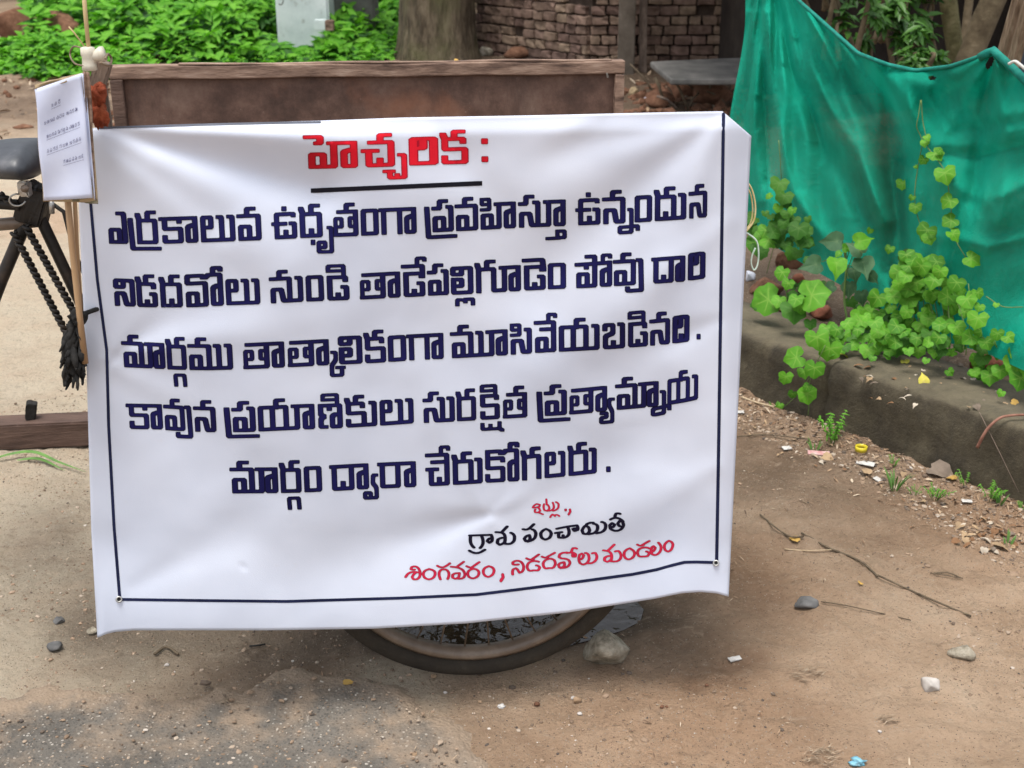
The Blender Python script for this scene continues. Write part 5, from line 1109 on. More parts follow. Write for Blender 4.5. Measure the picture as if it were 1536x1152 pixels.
# dim shed, its unseen roof added to shade everything behind the net
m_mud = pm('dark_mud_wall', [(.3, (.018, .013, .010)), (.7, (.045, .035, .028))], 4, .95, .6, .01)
m_shade_tin = pm('shade_roof_tin', [(.3, (.08, .06, .05)), (.7, (.18, .15, .13))], 6, .6, .3, .004, metal=.3)
shed = empty('shed', (3.2, 10.5, 0), 'dark shed with mud wall and unseen tin roof, added for shade behind the shrubs', 'shed')
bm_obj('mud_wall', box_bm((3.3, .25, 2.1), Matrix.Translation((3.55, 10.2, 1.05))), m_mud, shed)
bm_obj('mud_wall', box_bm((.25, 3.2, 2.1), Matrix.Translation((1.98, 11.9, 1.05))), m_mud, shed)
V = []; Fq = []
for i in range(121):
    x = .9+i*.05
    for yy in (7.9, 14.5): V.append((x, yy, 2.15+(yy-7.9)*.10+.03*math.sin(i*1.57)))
o = mesh_obj('shade_roof', V, [(i*2, i*2+2, i*2+3, i*2+1) for i in range(120)], m_shade_tin, shed, True)

# ------------------------------------------------------------------ brick walls
m_brick = pm('old_brick', [(.25, (.07, .045, .033)), (.45, (.17, .115, .085)), (.65, (.28, .19, .145)), (.85, (.42, .31, .24))], 9, .9, .7, .005, 60, objc=False, rnd=.28)
m_mortar = pm('dark_joint', [(.3, (.035, .024, .018)), (.7, (.085, .060, .046))], 12, .95, .6, .006)
def brick_mesh(L, H, D, seed):
    random.seed(seed); bm = box_bm((L, D, H), None, 0, 1); 
    for v in bm.verts: v.co += Vector([random.uniform(-.006, .006) for _ in range(3)])
    bmesh.ops.bevel(bm, geom=[e for e in bm.edges if len(e.link_faces) == 2 and e.calc_face_angle(0) > .8], offset=.006, segments=1, affect='EDGES')
    me = bpy.data.meshes.new('brick'); bm.to_mesh(me); bm.free(); me.materials.append(m_brick); return me
BM = {}
def brick_wall(P0, P1, z0, courses, real, label, L=.205, H=.072, J=.014, slope=0.0, seed=1, missing=()):
    P0, P1 = Vector(P0), Vector(P1); P0.z = P1.z = 0; d = (P1-P0); W = d.length; d.normalize(); nrm = Vector((d.y, -d.x, 0))
    w_ = empty('brick_wall', tuple(P0+Vector((0, 0, z0))), label, 'brick wall', rz=math.atan2(d.y, d.x)); rng = random.Random(seed)
    hh = courses*(H+J)
    bb = box_bm((W, .16, hh+.2), w_.matrix_basis if False else Matrix.Translation(P0+Vector((0, 0, z0)))@Matrix.Rotation(math.atan2(d.y, d.x), 4, 'Z')@Matrix.Translation((W/2, .115, hh/2-.1)))
    bm_obj('mortar_core', bb, m_mortar, w_); rest = []
    for c in range(courses):
        x = -(.5*(L+J) if c % 2 else 0)+rng.uniform(-.02, .02)
        while x < W:
            l = L*rng.choice((.62, .7, .58, .5, 1, .8, .66)); a, b_ = max(0, x), min(W, x+l); x += l+J*rng.uniform(.6, 1.6)
            if b_-a < .05 or rng.random() < .02: continue
            key = round((b_-a)/.02); 
            if key not in BM: BM[key] = [brick_mesh(key*.02, H, .11, key*5+k) for k in range(3)]
            M = Matrix.Translation((( a+b_)/2, .03+rng.uniform(-.012, .014), (c+.5)*(H+J)+rng.uniform(-.004, .004)+(( a+b_)/2)*slope)) @ Matrix.Rotation(rng.uniform(-.035, .035), 4, 'Y') @ Matrix.Rotation(rng.uniform(-.05, .05), 4, 'Z')
            if c < real:
                o = bpy.data.objects.new('brick', BM[key][rng.randrange(3)]); COL.objects.link(o); o.parent = w_; o.matrix_basis = M
            else: rest.append((BM[key][0], M))
    if rest:
        bm = bmesh.new()
        for me, M in rest:
            t = me.copy(); t.transform(M); bm.from_mesh(t); bpy.data.meshes.remove(t)
        me = bpy.data.meshes.new('upper_bricks'); bm.to_mesh(me); bm.free(); me.materials.append(m_brick)
        o = bpy.data.objects.new('upper_bricks', me); COL.objects.link(o); o.parent = w_; o['kind'] = 'stuff'
    return w_
A_ = on_z(712, 78, 0); B_ = on_z(882, 104, 0)
brick_wall(A_, B_, -.05, 20, 13, 'old rough brick wall right behind the tree trunk', seed=3)
d_ = (B_-A_).normalized(); bk = Vector((-d_.y, d_.x, 0))
brick_wall(B_+bk*.02, B_+bk*1.6+d_*1.15, -.05, 20, 11, 'shadowed return of brick wall facing the doorway posts', seed=5)
A2 = on_z(962, 92, 0); B2 = on_z(1100, 104, 0)
brick_wall(A2, B2+(B2-A2)*.4, -.05, 20, 12, 'crumbling brick wall between the posts and the green net', seed=9)
m_plas = pm('broken_plaster', [(.3, (.05, .036, .028)), (.5, (.11, .082, .062)), (.75, (.19, .145, .11))], 7, .95, .9, .012, 30)
pb = A2.lerp(B2, .40); crumple('plaster_patch', (pb.x, pb.y-.02, .42), .14, .05, .17, m_plas, 31, .25); tag(bpy.data.objects['plaster_patch'], 'rough fallen plaster patch clinging to the crumbling brick wall', 'plaster')
# doorway posts
def upright(name, px, w, ybase, pyb, mat, lab, cat, h=2.3, deep=None, lean_=0):
    p = on_z(px, pyb, 0); m = p.y/math.cos(R(8))/F*w; return tag(bm_obj(name, box_bm((m, deep or m, h), Matrix.Translation((p.x, p.y, h/2-.03)) @ Matrix.Rotation(lean_, 4, 'Y'), .004, 3), mat, bevel=.008), lab, cat)
m_cpost = pm('grimy_concrete', [(.3, (.085, .068, .052)), (.6, (.15, .125, .10)), (.8, (.22, .19, .155))], 8, .9, .5, .004)
upright('concrete_post', 938, 23, 0, 112, m_cpost, 'tall grimy square concrete post right of the cart board', 'post')
upright('timber_post', 960, 10, 0, 110, m_greyw, 'thin grey timber post beside the square concrete post', 'post', lean_=-.02)
upright('timber_post', 914, 5, 0, 96, m_greyw, 'very thin pole just left of the square concrete post', 'post')
upright('timber_post', 1094, 14, 0, 96, m_wood, 'brown timber post at the net edge before the brick wall', 'post', lean_=-.09)
# stone slab on rubble
sl = on_z(1040, 120, 0); m_slab = pm('grey_slab', [(.3, (.085, .085, .08)), (.7, (.21, .20, .185))], 6, .6, .5, .004, 40)
c4_ = [on_z(975, 92, .30), on_z(1112, 86, .30), on_z(1116, 118, .26), on_z(1006, 118, .26)]; V = [tuple(p) for p in c4_]+[(p.x, p.y, p.z-.045) for p in c4_]
o = mesh_obj('stone_slab', V, [(0, 3, 2, 1), (4, 5, 6, 7), (0, 1, 5, 4), (1, 2, 6, 5), (2, 3, 7, 6), (3, 0, 4, 7)], m_slab); md = o.modifiers.new('b', 'BEVEL'); md.width = .012; md.segments = 2
tag(o, 'grey flat slab resting on rubble below the crumbling brick wall', 'slab')
for i, (px, py, w, h, mt, lab) in enumerate(((1030, 148, 60, 34, m_lat, 'dark rubble lump under the left part of the slab'), (1075, 160, 66, 44, m_lat, 'reddish rubble lump under the slab near the net'), (990, 160, 46, 22, m_lat, 'low earth lump left below the slab'),
     (965, 150, 30, 14, m_lat, 'small dark clod between cart board and slab'), (775, 88, 46, 18, m_lat, 'dark clod at the foot of the brick wall beyond the cart board'), (745, 70, 24, 34, m_rockp, 'pale grey stone leaning at the brick wall foot'), (730, 84, 24, 14, m_rock, 'grey stone in the dark corner beside the tree trunk'), (800, 84, 34, 16, m_lat, 'brown clod lying left of the brick wall foot'),
     (78, 76, 96, 60, m_lat, 'big brown laterite block at the far left edge of the weeds'), (20, 60, 60, 50, m_lat, 'brown laterite block in the photo upper left corner'), (150, 82, 130, 16, m_lat, 'long dark flat stone step beyond the corner post'))):
    rock(px, py, w, h, mt, lab, seed=90+i, sink=.2)
m_plastic = pm('white_plastic_scrap', [(.3, (.42, .44, .50)), (.7, (.66, .68, .75))], 30, .4, .5, .003, spec=.5)
def scrap(px, py, w, h, mat, lab, seed, cat='litter', group=None, flat=.5, name='plastic_scrap'):
    p = drop(px, py); m = p.y/math.cos(R(12))/F; o = crumple(name, (p.x, p.y, p.z+h*m*.35), w*m*.5, w*m*.35, h*m*.6, mat, seed, .55); return tag(o, lab, cat, group)
scrap(752, 72, 26, 8, m_plastic, 'crumpled white plastic on the ground before the brick wall', 41)
scrap(973, 153, 14, 7, m_plastic, 'small white plastic scrap right of the cart board', 42)
scrap(950, 144, 12, 14, m_card, 'pale torn cardboard bit beside the cart board corner', 43)

# ------------------------------------------------------------------ big tree, concrete poles
m_bark, n, b, o = new_mat('furrowed_bark')
c = ramp(n, noise(n, 5, 9, .7, stretch=(3.2, 3.2, .7)), [(.30, (.022, .016, .010)), (.45, (.10, .075, .047)), (.58, (.20, .155, .10)), (.75, (.32, .26, .18))])
c = mixc(n, mathn(n, 'MULTIPLY', mathn(n, 'SUBTRACT', noise(n, 2.2, 5, .6), .48, True), 3.5, True), c, (.12, .125, .045))
n.links.new(c, b.inputs['Base Color']); b.inputs['Roughness'].default_value = .95; bump(n, b, noise(n, 9, 9, .72, stretch=(4, 4, .7)), 1, .05)
tp = on_z(652, 84, .05); tw = tp.y/math.cos(R(7))/F*104/2
tree = empty('broadleaf_tree', (tp.x, tp.y, 0), 'thick grey brown tree trunk with mossy bark behind the cart board', 'tree')
V, Fq = [], []; sg = 160; zs = list(np.linspace(-.1, 1.2, 70))+list(np.linspace(1.3, 9.2, 24))
for i, z in enumerate(zs):
    r = tw*(1+.22*math.exp(-max(0, z)*4.5))*(1-.03*max(0, z-.2))
    for k in range(sg):
        a = 2*math.pi*k/sg; f = 1+.05*math.sin(a*5+z*.6)+.10*(abs(float(vnoise(np.array([a*6.0+z*.4]), np.array([z*2.2]), 5)[0])-.5)-.2)+.09*(abs(float(vnoise(np.array([a*14.0+z*.5]), np.array([z*5.0]), 6)[0])-.5))
        V.append((tp.x+math.cos(a)*r*f+.03*z, tp.y+tw*.9+math.sin(a)*r*f, z))
for i in range(len(zs)-1):
    for k in range(sg): Fq.append((i*sg+k, i*sg+(k+1) % sg, (i+1)*sg+(k+1) % sg, (i+1)*sg+k))
fast_mesh('trunk', np.array(V), np.array(Fq), m_bark, tree)
top = Vector((tp.x+.27, tp.y+tw*.9, 9.0)); ends = []
for i in range(7):
    a = i*.9+.3; q = top+Vector((math.cos(a)*2.6, math.sin(a)*2.3, 1.2+.4*math.sin(i*2))); ends.append(q)
    tube('limb', curve_pts([top-Vector((0, 0, .3)), top.lerp(q, .45)+Vector((0, 0, .5)), q], 5), 1, m_bark, tree, 9, radii=list(np.linspace(tw*.5, .05, 11)))
rng = np.random.default_rng(77); nL = 9000; e_ = np.array([q[:] for q in ends]); k = rng.integers(0, 7, nL); f = rng.uniform(.35, 1.15, (nL, 1)); cl = rng.normal(size=(60, 3))*np.array([.9, .9, .5])
P = np.array(top[:])*(1-f)+e_[k]*f+cl[rng.integers(0, 60, nL)]+rng.normal(size=(nL, 3))*.16
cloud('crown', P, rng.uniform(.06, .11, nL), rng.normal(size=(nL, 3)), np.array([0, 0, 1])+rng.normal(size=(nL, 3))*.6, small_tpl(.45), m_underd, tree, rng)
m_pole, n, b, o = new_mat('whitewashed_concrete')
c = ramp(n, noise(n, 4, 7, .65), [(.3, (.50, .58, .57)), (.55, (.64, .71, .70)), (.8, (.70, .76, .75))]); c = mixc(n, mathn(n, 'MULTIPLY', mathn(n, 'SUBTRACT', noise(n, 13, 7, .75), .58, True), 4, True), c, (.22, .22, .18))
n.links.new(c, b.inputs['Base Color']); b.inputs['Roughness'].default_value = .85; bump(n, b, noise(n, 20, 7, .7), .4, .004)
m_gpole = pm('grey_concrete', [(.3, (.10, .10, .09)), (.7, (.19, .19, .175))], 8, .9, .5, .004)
p1 = on_y(457, 78, 12.6); mp_ = 12.6/math.cos(R(7))/F
pole = empty('concrete_pole', (p1.x, p1.y, 0), 'whitewashed square concrete pole rising from the green weeds', 'pole')
bm_obj('pole_shaft', box_bm((76*mp_, .42, 3.2), Matrix.Translation((p1.x, p1.y+.2, 1.6)), .004, 2), m_pole, pole, bevel=.02)
bm_obj('bracket', box_bm((16*mp_, .12, 14*mp_), Matrix.Translation(tuple(on_y(481, 37, 12.35)))), m_pole, pole, bevel=.006)
bm_obj('bracket', box_bm((12*mp_, .10, 14*mp_), Matrix.Translation(tuple(on_y(495, 38, 12.33)))), m_rim, pole, bevel=.006)
q = [on_y(421+4*math.sin(t), 0-6*math.cos(t)*1.2, 12.38) for t in np.linspace(-.6, 3.9, 9)]; tube('painted_mark', q, .006, m_gpole, pole, 5)
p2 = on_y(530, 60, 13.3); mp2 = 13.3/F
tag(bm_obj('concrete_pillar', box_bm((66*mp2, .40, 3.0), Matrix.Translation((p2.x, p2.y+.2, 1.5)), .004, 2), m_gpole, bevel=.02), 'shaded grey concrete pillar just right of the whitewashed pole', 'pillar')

# ------------------------------------------------------------------ undergrowth on the far side
def under(n_, poly, hgt, mat, seed, size=(.035, .085), up=.8, name='undergrowth'):
    rng = np.random.default_rng(seed); xs_, ys_ = [p[0] for p in poly], [p[1] for p in poly]
    x = rng.uniform(min(xs_), max(xs_), n_*3); y = rng.uniform(min(ys_), max(ys_), n_*3); k = inpoly(x, y, poly); x, y = x[k][:n_], y[k][:n_]; n2 = len(x)
    bush = .1+2.0*fbm(x, y, 2.3, 3, 5)**1.5*1.3+.9*(fbm(x, y, 6, 2, 15)-.4); hh = hgt*np.clip(bush, .08, 2.0)*(1-.80*np.exp(-((x/np.maximum(y, 1)+.166)/.036)**2)*(y < 13.2)*(y > 10))
    ed = np.clip(polydist(x, y, poly)/.35, .15, 1); t = 1-rng.uniform(0, 1, n2)**2.0*.75
    z = gz(x, y)+hh*t*ed
    # plantlet whorls: leaves radiate from stem tips
    a = rng.uniform(0, 6.28, n2); T = np.stack([np.cos(a), np.sin(a), rng.uniform(-.5, .25, n2)], 1); N = np.stack([-np.cos(a)*.25, -np.sin(a)*.25-.25, np.full(n2, up)], 1)+rng.normal(size=(n2, 3))*.28
    o = cloud(name, np.stack([x, y, z], 1)+T*.03, rng.uniform(size[0], size[1], n2), T, N, small_tpl(.40), mat, None, rng); return tag(o, kind='stuff')
def wl(px, py, z=0): p = on_z(px, py, z); return (p.x, p.y)
U = [(-4.6, 12.4), (-4.5, 11.6), (-4.0, 11.2), (-2.6, 11.3), (-1.25, 11.8), (-1.15, 12.6), (-1.2, 16), (-5, 24), (-9, 24), (-5.7, 15.5), (-5.2, 13.6)]
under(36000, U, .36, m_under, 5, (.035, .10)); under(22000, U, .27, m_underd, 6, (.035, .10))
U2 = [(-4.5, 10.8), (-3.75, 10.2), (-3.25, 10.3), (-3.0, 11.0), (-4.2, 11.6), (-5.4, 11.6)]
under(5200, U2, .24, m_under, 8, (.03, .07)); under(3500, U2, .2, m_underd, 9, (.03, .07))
# far hedge so that the place does not end behind the weeds
rng = np.random.default_rng(5); nL = 26000; x = rng.uniform(-26, 26, nL); y = 21+rng.normal(size=nL)*1.2+.02*x*x*.3; z = np.abs(rng.normal(size=nL))*2.0*(.6+.8*fbm(x, y*0, .3, 3, 4))
o = cloud('distant_thicket', np.stack([x, y, z], 1), rng.uniform(.14, .3, nL), rng.normal(size=(nL, 3)), np.array([0, -.4, .8])+rng.normal(size=(nL, 3))*.5, small_tpl(.5), m_underd, None, rng); tag(o, kind='stuff')
# ------------------------------------------------------------------ plants on the bed and net, litter
KW = wd[1]/wd[0]
def wp(px, py, t):                              # vertical plane parallel to the low wall, t metres behind its front
    a = np.array(WA)+wn*t; return on_y(px, py, a[1]-KW*a[0], KW)
def c6(x, y): return 1080+x/2.618, 200+y/2.618
rl = random.Random(21)
def leafset(parent, lst, where, meshes, tipbase=(-.1, -.2, -1), spread=.7, upn=.7):
    for it in lst:
        x, y, r = it[:3]; px, py = c6(x, y); p = where(px, py); rad = r/2.618*p.y/math.cos(R(13))/F
        tip = Vector(tipbase)+Vector([rl.uniform(-spread, spread) for _ in range(3)]) if len(it) < 4 else Vector(it[3])
        N = Vector((-.25+rl.uniform(-.35, .35), -.8+rl.uniform(-.25, .25), upn+rl.uniform(-.35, .35)))
        me = meshes[rl.randrange(len(meshes))]; put_leaf(me, p, rad*rl.uniform(1.05, 1.40), tip, N, parent)
def stem(parent, pts, r=.0016, name='stem', mat=None): return tube(name, curve_pts(pts, 5), r, mat or m_stem, parent, 6)
# vine climbing on the net
v1 = empty('net_vine', tuple(npt(1392, 372, .03)), 'light green vine trailing down the front of the net', 'vine')
nv = lambda px, py: npt(px, py, .03+rl.uniform(0, .02))
leafset(v1, [(805, 35, 20), (812, 14, 14), (845, 80, 30), (800, 102, 20), (883, 155, 35), (718, 195, 26), (902, 264, 38), (768, 288, 24), (908, 342, 31), (915, 395, 36), (815, 380, 36), (820, 408, 24), (668, 452, 22), (985, 492, 38), (755, 250, 14), (768, 130, 10), (590, 380, 12), (862, 70, 14)], nv, IVM)
for P_ in ([(1381, 150), (1378, 172), (1375, 190), (1381, 204), (1388, 220)], [(1382, 150), (1384, 180), (1388, 200), (1392, 222)], [(1386, 205), (1377, 250), (1372, 295), (1378, 330), (1390, 352)], [(1392, 222), (1410, 245), (1419, 262), (1425, 300), (1430, 345), (1436, 365), (1450, 388)]):
    stem(v1, [npt(*q, .022) for q in P_], .0013)
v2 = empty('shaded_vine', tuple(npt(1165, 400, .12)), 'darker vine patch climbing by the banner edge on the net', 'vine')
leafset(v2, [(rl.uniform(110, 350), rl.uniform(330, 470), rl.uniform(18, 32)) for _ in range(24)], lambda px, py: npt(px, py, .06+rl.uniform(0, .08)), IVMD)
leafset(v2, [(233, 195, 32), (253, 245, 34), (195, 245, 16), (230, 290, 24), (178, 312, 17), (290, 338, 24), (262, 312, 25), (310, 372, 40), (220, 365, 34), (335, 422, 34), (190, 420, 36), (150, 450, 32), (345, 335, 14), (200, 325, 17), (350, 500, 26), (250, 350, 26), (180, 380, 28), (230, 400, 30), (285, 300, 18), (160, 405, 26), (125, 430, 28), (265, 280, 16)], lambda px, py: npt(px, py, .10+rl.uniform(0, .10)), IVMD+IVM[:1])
stem(v2, [npt(1168, 210, .03), npt(1171, 250, .03), npt(1172, 290, .05), npt(1165, 350, .08), npt(1150, 410, .12)], .0012)
# grey-green sapling
v3 = empty('leafy_sapling', tuple(wp(1272, 470, .22)), 'broad leaved grey green sapling growing from rubble beside the net', 'plant')
def wh(t):
    def f(px, py):
        p = wp(px, py, t+rl.uniform(-.04, .04)); q = on_z(px, py, .215+rl.uniform(0, .025)); return q if (t > .02 and p.z < q.z) else p
    return f
PK = [(460, 425, 48, (-1, 0, .15)), (548, 462, 42, (-.5, 0, .5)), (562, 505, 50, (.25, 0, -1)), (378, 515, 50, (-1, 0, -.25)), (508, 598, 44, (.1, 0, -1)), (556, 632, 34, (.2, 0, -1)), (592, 560, 34, (.7, 0, -.8)), (440, 602, 28, (-.8, 0, -.4)), (525, 540, 30, (.3, 0, -1))]
leafset(v3, PK, wh(.28), PEM, spread=.1)
leafset(v3, [(458, 508, 54, (-.1, 0, -1)), (545, 425, 40, (1, 0, .35)), (490, 450, 20, (1, 0, 0)), (470, 470, 22, (-.5, 0, -1))], wh(.22), PEMG, spread=.1)
stem(v3, [wp(*c6(500, 740), .27), wp(*c6(488, 650), .27), wp(*c6(495, 540), .27), wp(*c6(492, 450), .27)], .0035)
for q in ((548, 425), (560, 470), (470, 425), (458, 480), (505, 570), (400, 505), (590, 540)): stem(v3, [wp(*c6(494, 500+rl.uniform(-30, 50)), .27), wp(*c6(q[0]*.6+494*.4, q[1]-12), .27), wp(*c6(*q), .26)], .0013)
# big soft leaves low on the left
v4 = empty('broad_leaf_creeper', tuple(wp(1200, 470, .16)), 'creeper with broad jagged leaves low beside the banner edge', 'creeper')
leafset(v4, [(190, 652, 62, (-1, 0, -.3)), (232, 655, 30), (360, 635, 60, (1, 0, .1)), (290, 692, 46, (0, 0, -1)), (245, 545, 32), (268, 588, 27), (150, 668, 30, (-1, 0, -.3)), (320, 668, 34), (355, 745, 22), (300, 650, 28)], wh(.13), IVM[:2]+IVMD[:1], spread=.3)
stem(v4, [wp(*c6(265, 700), .14), wp(*c6(262, 640), .14), wp(*c6(255, 560), .14)], .0018)
# main bushy plant
v5 = empty('ivy_gourd_plant', tuple(wp(1380, 515, .25)), 'bushy bright green creeper heaped up in front of the sagging net', 'creeper')
L = []
for k in range(84):
    t = k/83; y = 478+t*350; w_ = 60+150*sm(0, .55, t)*(1-.35*sm(.8, 1, t)); cx = 790-40*sm(.2, 1, t); L.append((cx+rl.uniform(-1, 1)*w_, y+rl.uniform(-16, 16), rl.uniform(22, 37)))
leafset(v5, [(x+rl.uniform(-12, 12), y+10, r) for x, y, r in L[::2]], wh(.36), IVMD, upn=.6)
leafset(v5, L, wh(.25), IVM, upn=.6)
leafset(v5, [(930, 585, 38), (895, 640, 34), (830, 632, 30), (790, 520, 34), (840, 575, 34), (730, 560, 30), (680, 640, 34), (735, 700, 30), (775, 803, 30), (885, 750, 36), (640, 800, 36), (700, 590, 28), (865, 540, 30), (757, 500, 30)], wh(.17), IVM, upn=.5)
for k in range(12):
    x = 660+k*24+rl.uniform(-10, 10); stem(v5, [wp(*c6(x, 850), .25), wp(*c6(x+rl.uniform(-15, 15), 760), .25), wp(*c6(x*.7+790*.3, 620+rl.uniform(-40, 40)), .27)], .0015)
# creeper spilling over the wall
v6 = empty('wall_creeper', tuple(wp(1215, 530, .05)), 'creeper strand spilling down over the front of the low wall', 'creeper')
leafset(v6, [(300, 880, 48, (-1, 0, -.2)), (372, 920, 42), (258, 955, 32), (330, 935, 24), (342, 1022, 44, (.1, 0, -1)), (345, 995, 20), (285, 1022, 18), (380, 800, 46), (432, 845, 42), (235, 1068, 20)], wh(-.035), IVM, upn=.5, spread=.4)
stem(v6, [wp(*c6(430, 800), .02), wp(*c6(400, 860), -.02), wp(*c6(355, 960), -.02), wp(*c6(350, 1060), -.02), wp(*c6(345, 1110), -.02)], .0013)
stem(v6, [wp(*c6(350, 960), -.02), wp(*c6(300, 1030), -.02), wp(*c6(245, 1080), -.02)], .0011)
v7 = empty('low_creeper', tuple(wp(1290, 520, .10)), 'low creeper carpet between the wall strand and the bushy heap', 'creeper')
leafset(v7, [(580, 850, 32), (490, 790, 28), (665, 870, 26), (740, 852, 22), (540, 770, 28), (610, 740, 34), (560, 800, 26), (520, 830, 26), (460, 770, 30), (640, 830, 28), (600, 880, 18), (480, 850, 24), (690, 820, 26), (415, 765, 26), (500, 745, 30), (570, 720, 22), (620, 780, 26), (450, 820, 22), (820, 820, 24), (860, 800, 30), (810, 890, 16)], wh(.12), IVM, upn=.9)
leafset(v7, [(rl.uniform(420, 920), rl.uniform(745, 868), rl.uniform(16, 32)) for _ in range(46)], wh(.17), IVM+IVMD[:2], upn=.9)
v8 = empty('right_creeper', tuple(wp(1490, 545, .16)), 'creeper leaves crowding the photo right edge on the wall top', 'creeper')
leafset(v8, [(970, 650, 36), (1012, 625, 24), (1012, 725, 36), (1085, 672, 12), (1090, 785, 30), (1045, 820, 34), (1105, 850, 36), (1165, 900, 48), (1180, 960, 46), (1060, 952, 34), (1100, 930, 32), (1170, 860, 38), (915, 860, 20), (985, 800, 34), (945, 800, 30), (1130, 800, 24), (1200, 870, 36), (1000, 935, 20), (1105, 1018, 18), (930, 760, 30), (960, 700, 24), (1215, 930, 40), (900, 935, 18), (1020, 680, 20)], wh(.18), IVM, upn=.7)
leafset(v8, [(rl.uniform(930, 1230), rl.uniform(770, 960), rl.uniform(20, 38)) for _ in range(30)], wh(.24), IVM+IVMD[:2], upn=.8)
for q in ((965, 870, 985, 700, 975, 590), (900, 870, 905, 800, 895, 660), (955, 860, 960, 760, 930, 650), (1045, 640, 1110, 680, 1190, 682)): stem(v8, [wp(*c6(q[0], q[1]), .17), wp(*c6(q[2], q[3]), .18), wp(*c6(q[4], q[5]), .2)], .0014)
# small ground leaves filling the bed
rng = np.random.default_rng(4); n_ = 1500; s = rng.uniform(-.2, 1.6, n_); t = rng.uniform(.12, .75, n_); P2 = np.array(WA)[None]+wd[None]*s[:, None]+wn[None]*t[:, None]
k = fbm(P2[:, 0], P2[:, 1], 5, 3, 3) > .44; P2 = P2[k]; n_ = len(P2)
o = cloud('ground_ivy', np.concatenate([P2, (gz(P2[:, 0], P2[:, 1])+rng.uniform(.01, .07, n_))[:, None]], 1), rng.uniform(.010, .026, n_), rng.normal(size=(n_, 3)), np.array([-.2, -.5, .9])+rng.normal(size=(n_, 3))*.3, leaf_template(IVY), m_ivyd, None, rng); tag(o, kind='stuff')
# stems and plants behind, under the net edge (dark)
# ---- rubble
def br(px, py, w, h, mat, lab, seed, rz=0, t=.18, cat='rubble'):
    rock(px, py, w, h, mat, lab, cat, seed=seed, rz=rz, z=.17, name='rubble')
m_redbrick = pm('broken_red_brick', [(.3, (.13, .045, .025)), (.6, (.27, .10, .06)), (.8, (.36, .18, .12))], 20, .9, .8, .006, 60)
br(1186, 408, 42, 40, m_lat, 'brown rubble lump under the darker vine patch', 1)
br(1200, 430, 26, 22, m_redbrick, 'small red brick bit beside the rubble lump', 2)
br(1222, 440, 46, 26, m_lat, 'brown lump of rubble behind the broad jagged leaves', 3)
br(1150, 442, 56, 30, m_lat, 'dark rubble block at the banner right edge', 4)
br(1235, 476, 44, 22, m_redbrick, 'dark red brick piece below the grey green sapling', 5)
br(1184, 470, 40, 16, m_lat, 'flat dark lump on the wall behind the jagged leaves', 6)
br(1125, 420, 18, 16, m_plastic, 'pale scrap lump beside the green string end', 7, cat='litter')
br(1482, 556, 56, 30, m_redbrick, 'curved reddish brick shard on the wall top at right', 8, .4)
br(1525, 565, 22, 12, m_rockp, 'pinkish stone chip on the wall top at the right edge', 9)
br(1420, 566, 18, 8, m_rocko, 'tiny brown chip on the wall top', 12)
# ---- dry and yellow leaves, twigs
m_dry = [pm('dry_leaf_%s' % k, [(.3, tuple(x*.6 for x in c)), (.7, c)], 30, .8, .4, .002) for k, c in (('brown', (.24, .125, .06)), ('tan', (.42, .29, .17)), ('ochre', (.55, .34, .09)), ('grey', (.22, .17, .13)), ('pale', (.56, .48, .38)))]
DRY = [[leaf_data(leaf_template(HEART if k % 2 else LANCE, .5, .6, .3), 'dry_leaf', m, 30+k) for k in range(2)] for m in m_dry]
def dry(px, py, r, kind, lab=None, group=None, onwall=False, name='dry_leaf', tip=None, stand=0):
    if onwall: p = on_z(px, py, .197); p.z += .004
    else: p = drop(px, py, .004)
    rad = r*p.y/math.cos(R(13))/F; me = DRY[kind][rl.randrange(2)] if kind < 5 else YLM[rl.randrange(2)]
    N = Vector((rl.uniform(-.3, .3), rl.uniform(-.5, .1)-stand, 1)); o = put_leaf(me, p+Vector((0, 0, rad*.25)), rad, tip or (rl.uniform(-1, 1), rl.uniform(-1, 1), 0), N, None, name); return tag(o, lab, 'leaf', group)
for a in ((1385, 578, 13, 5, 'upright yellow green leaf standing on the wall top', None, True, 'yellow_leaf', (0, .3, 1), 2.0), (1357, 547, 10, 5, 'yellow leaf lying on the wall top near the bushy creeper', None, True, 'yellow_leaf'), (1261, 535, 13, 5, 'long yellow leaf under the low creeper carpet', None, True, 'yellow_leaf'),
          (1520, 608, 11, 2, 'ochre leaf on the wall top at the right edge', None, True), (1464, 613, 9, 3, 'grey curled leaf at the wall top edge', None, True), (1287, 552, 12, 0, 'brown curled leaf on the wall top below the creeper carpet', None, True),
          (1404, 712, 30, 3, 'large tan grey dead leaf at the wall foot', None, False), (1428, 722, 13, 2, 'bright ochre leaf next to the large dead leaf', None, False), (1238, 690, 14, 1, 'tan dry leaf beside the small weed', None, False), (1300, 712, 12, 1, 'tan leaf piece below the white wrapper', None, False),
          (1194, 814, 12, 2, 'ochre leaf scrap on dirt right of the banner', None, False), (1500, 825, 22, 1, 'flat tan leaf near the right edge on dirt', None, False), (1290, 878, 7, 2, 'tiny orange leaf bit below the long twig', None, False)): dry(*a)
for i in range(46):
    x = rl.uniform(1425, 1536); y = 764+(x-1425)*.28+rl.uniform(0, 50)
    dry(x, y, rl.uniform(5, 11), rl.choice((0, 0, 1, 4, 0, 3)), 'small curled brown leaf in the litter drift at the wall foot', 'dry leaves in the drift at the wall foot')
for i in range(26):
    x = rl.uniform(1115, 1420); y = 612+(x-1115)*.37+rl.uniform(4, 60)
    dry(x, y, rl.uniform(3, 8), rl.choice((0, 1, 4, 3, 1)), 'dry leaf fragment scattered along the foot of the low wall', 'dry leaf bits along the wall')
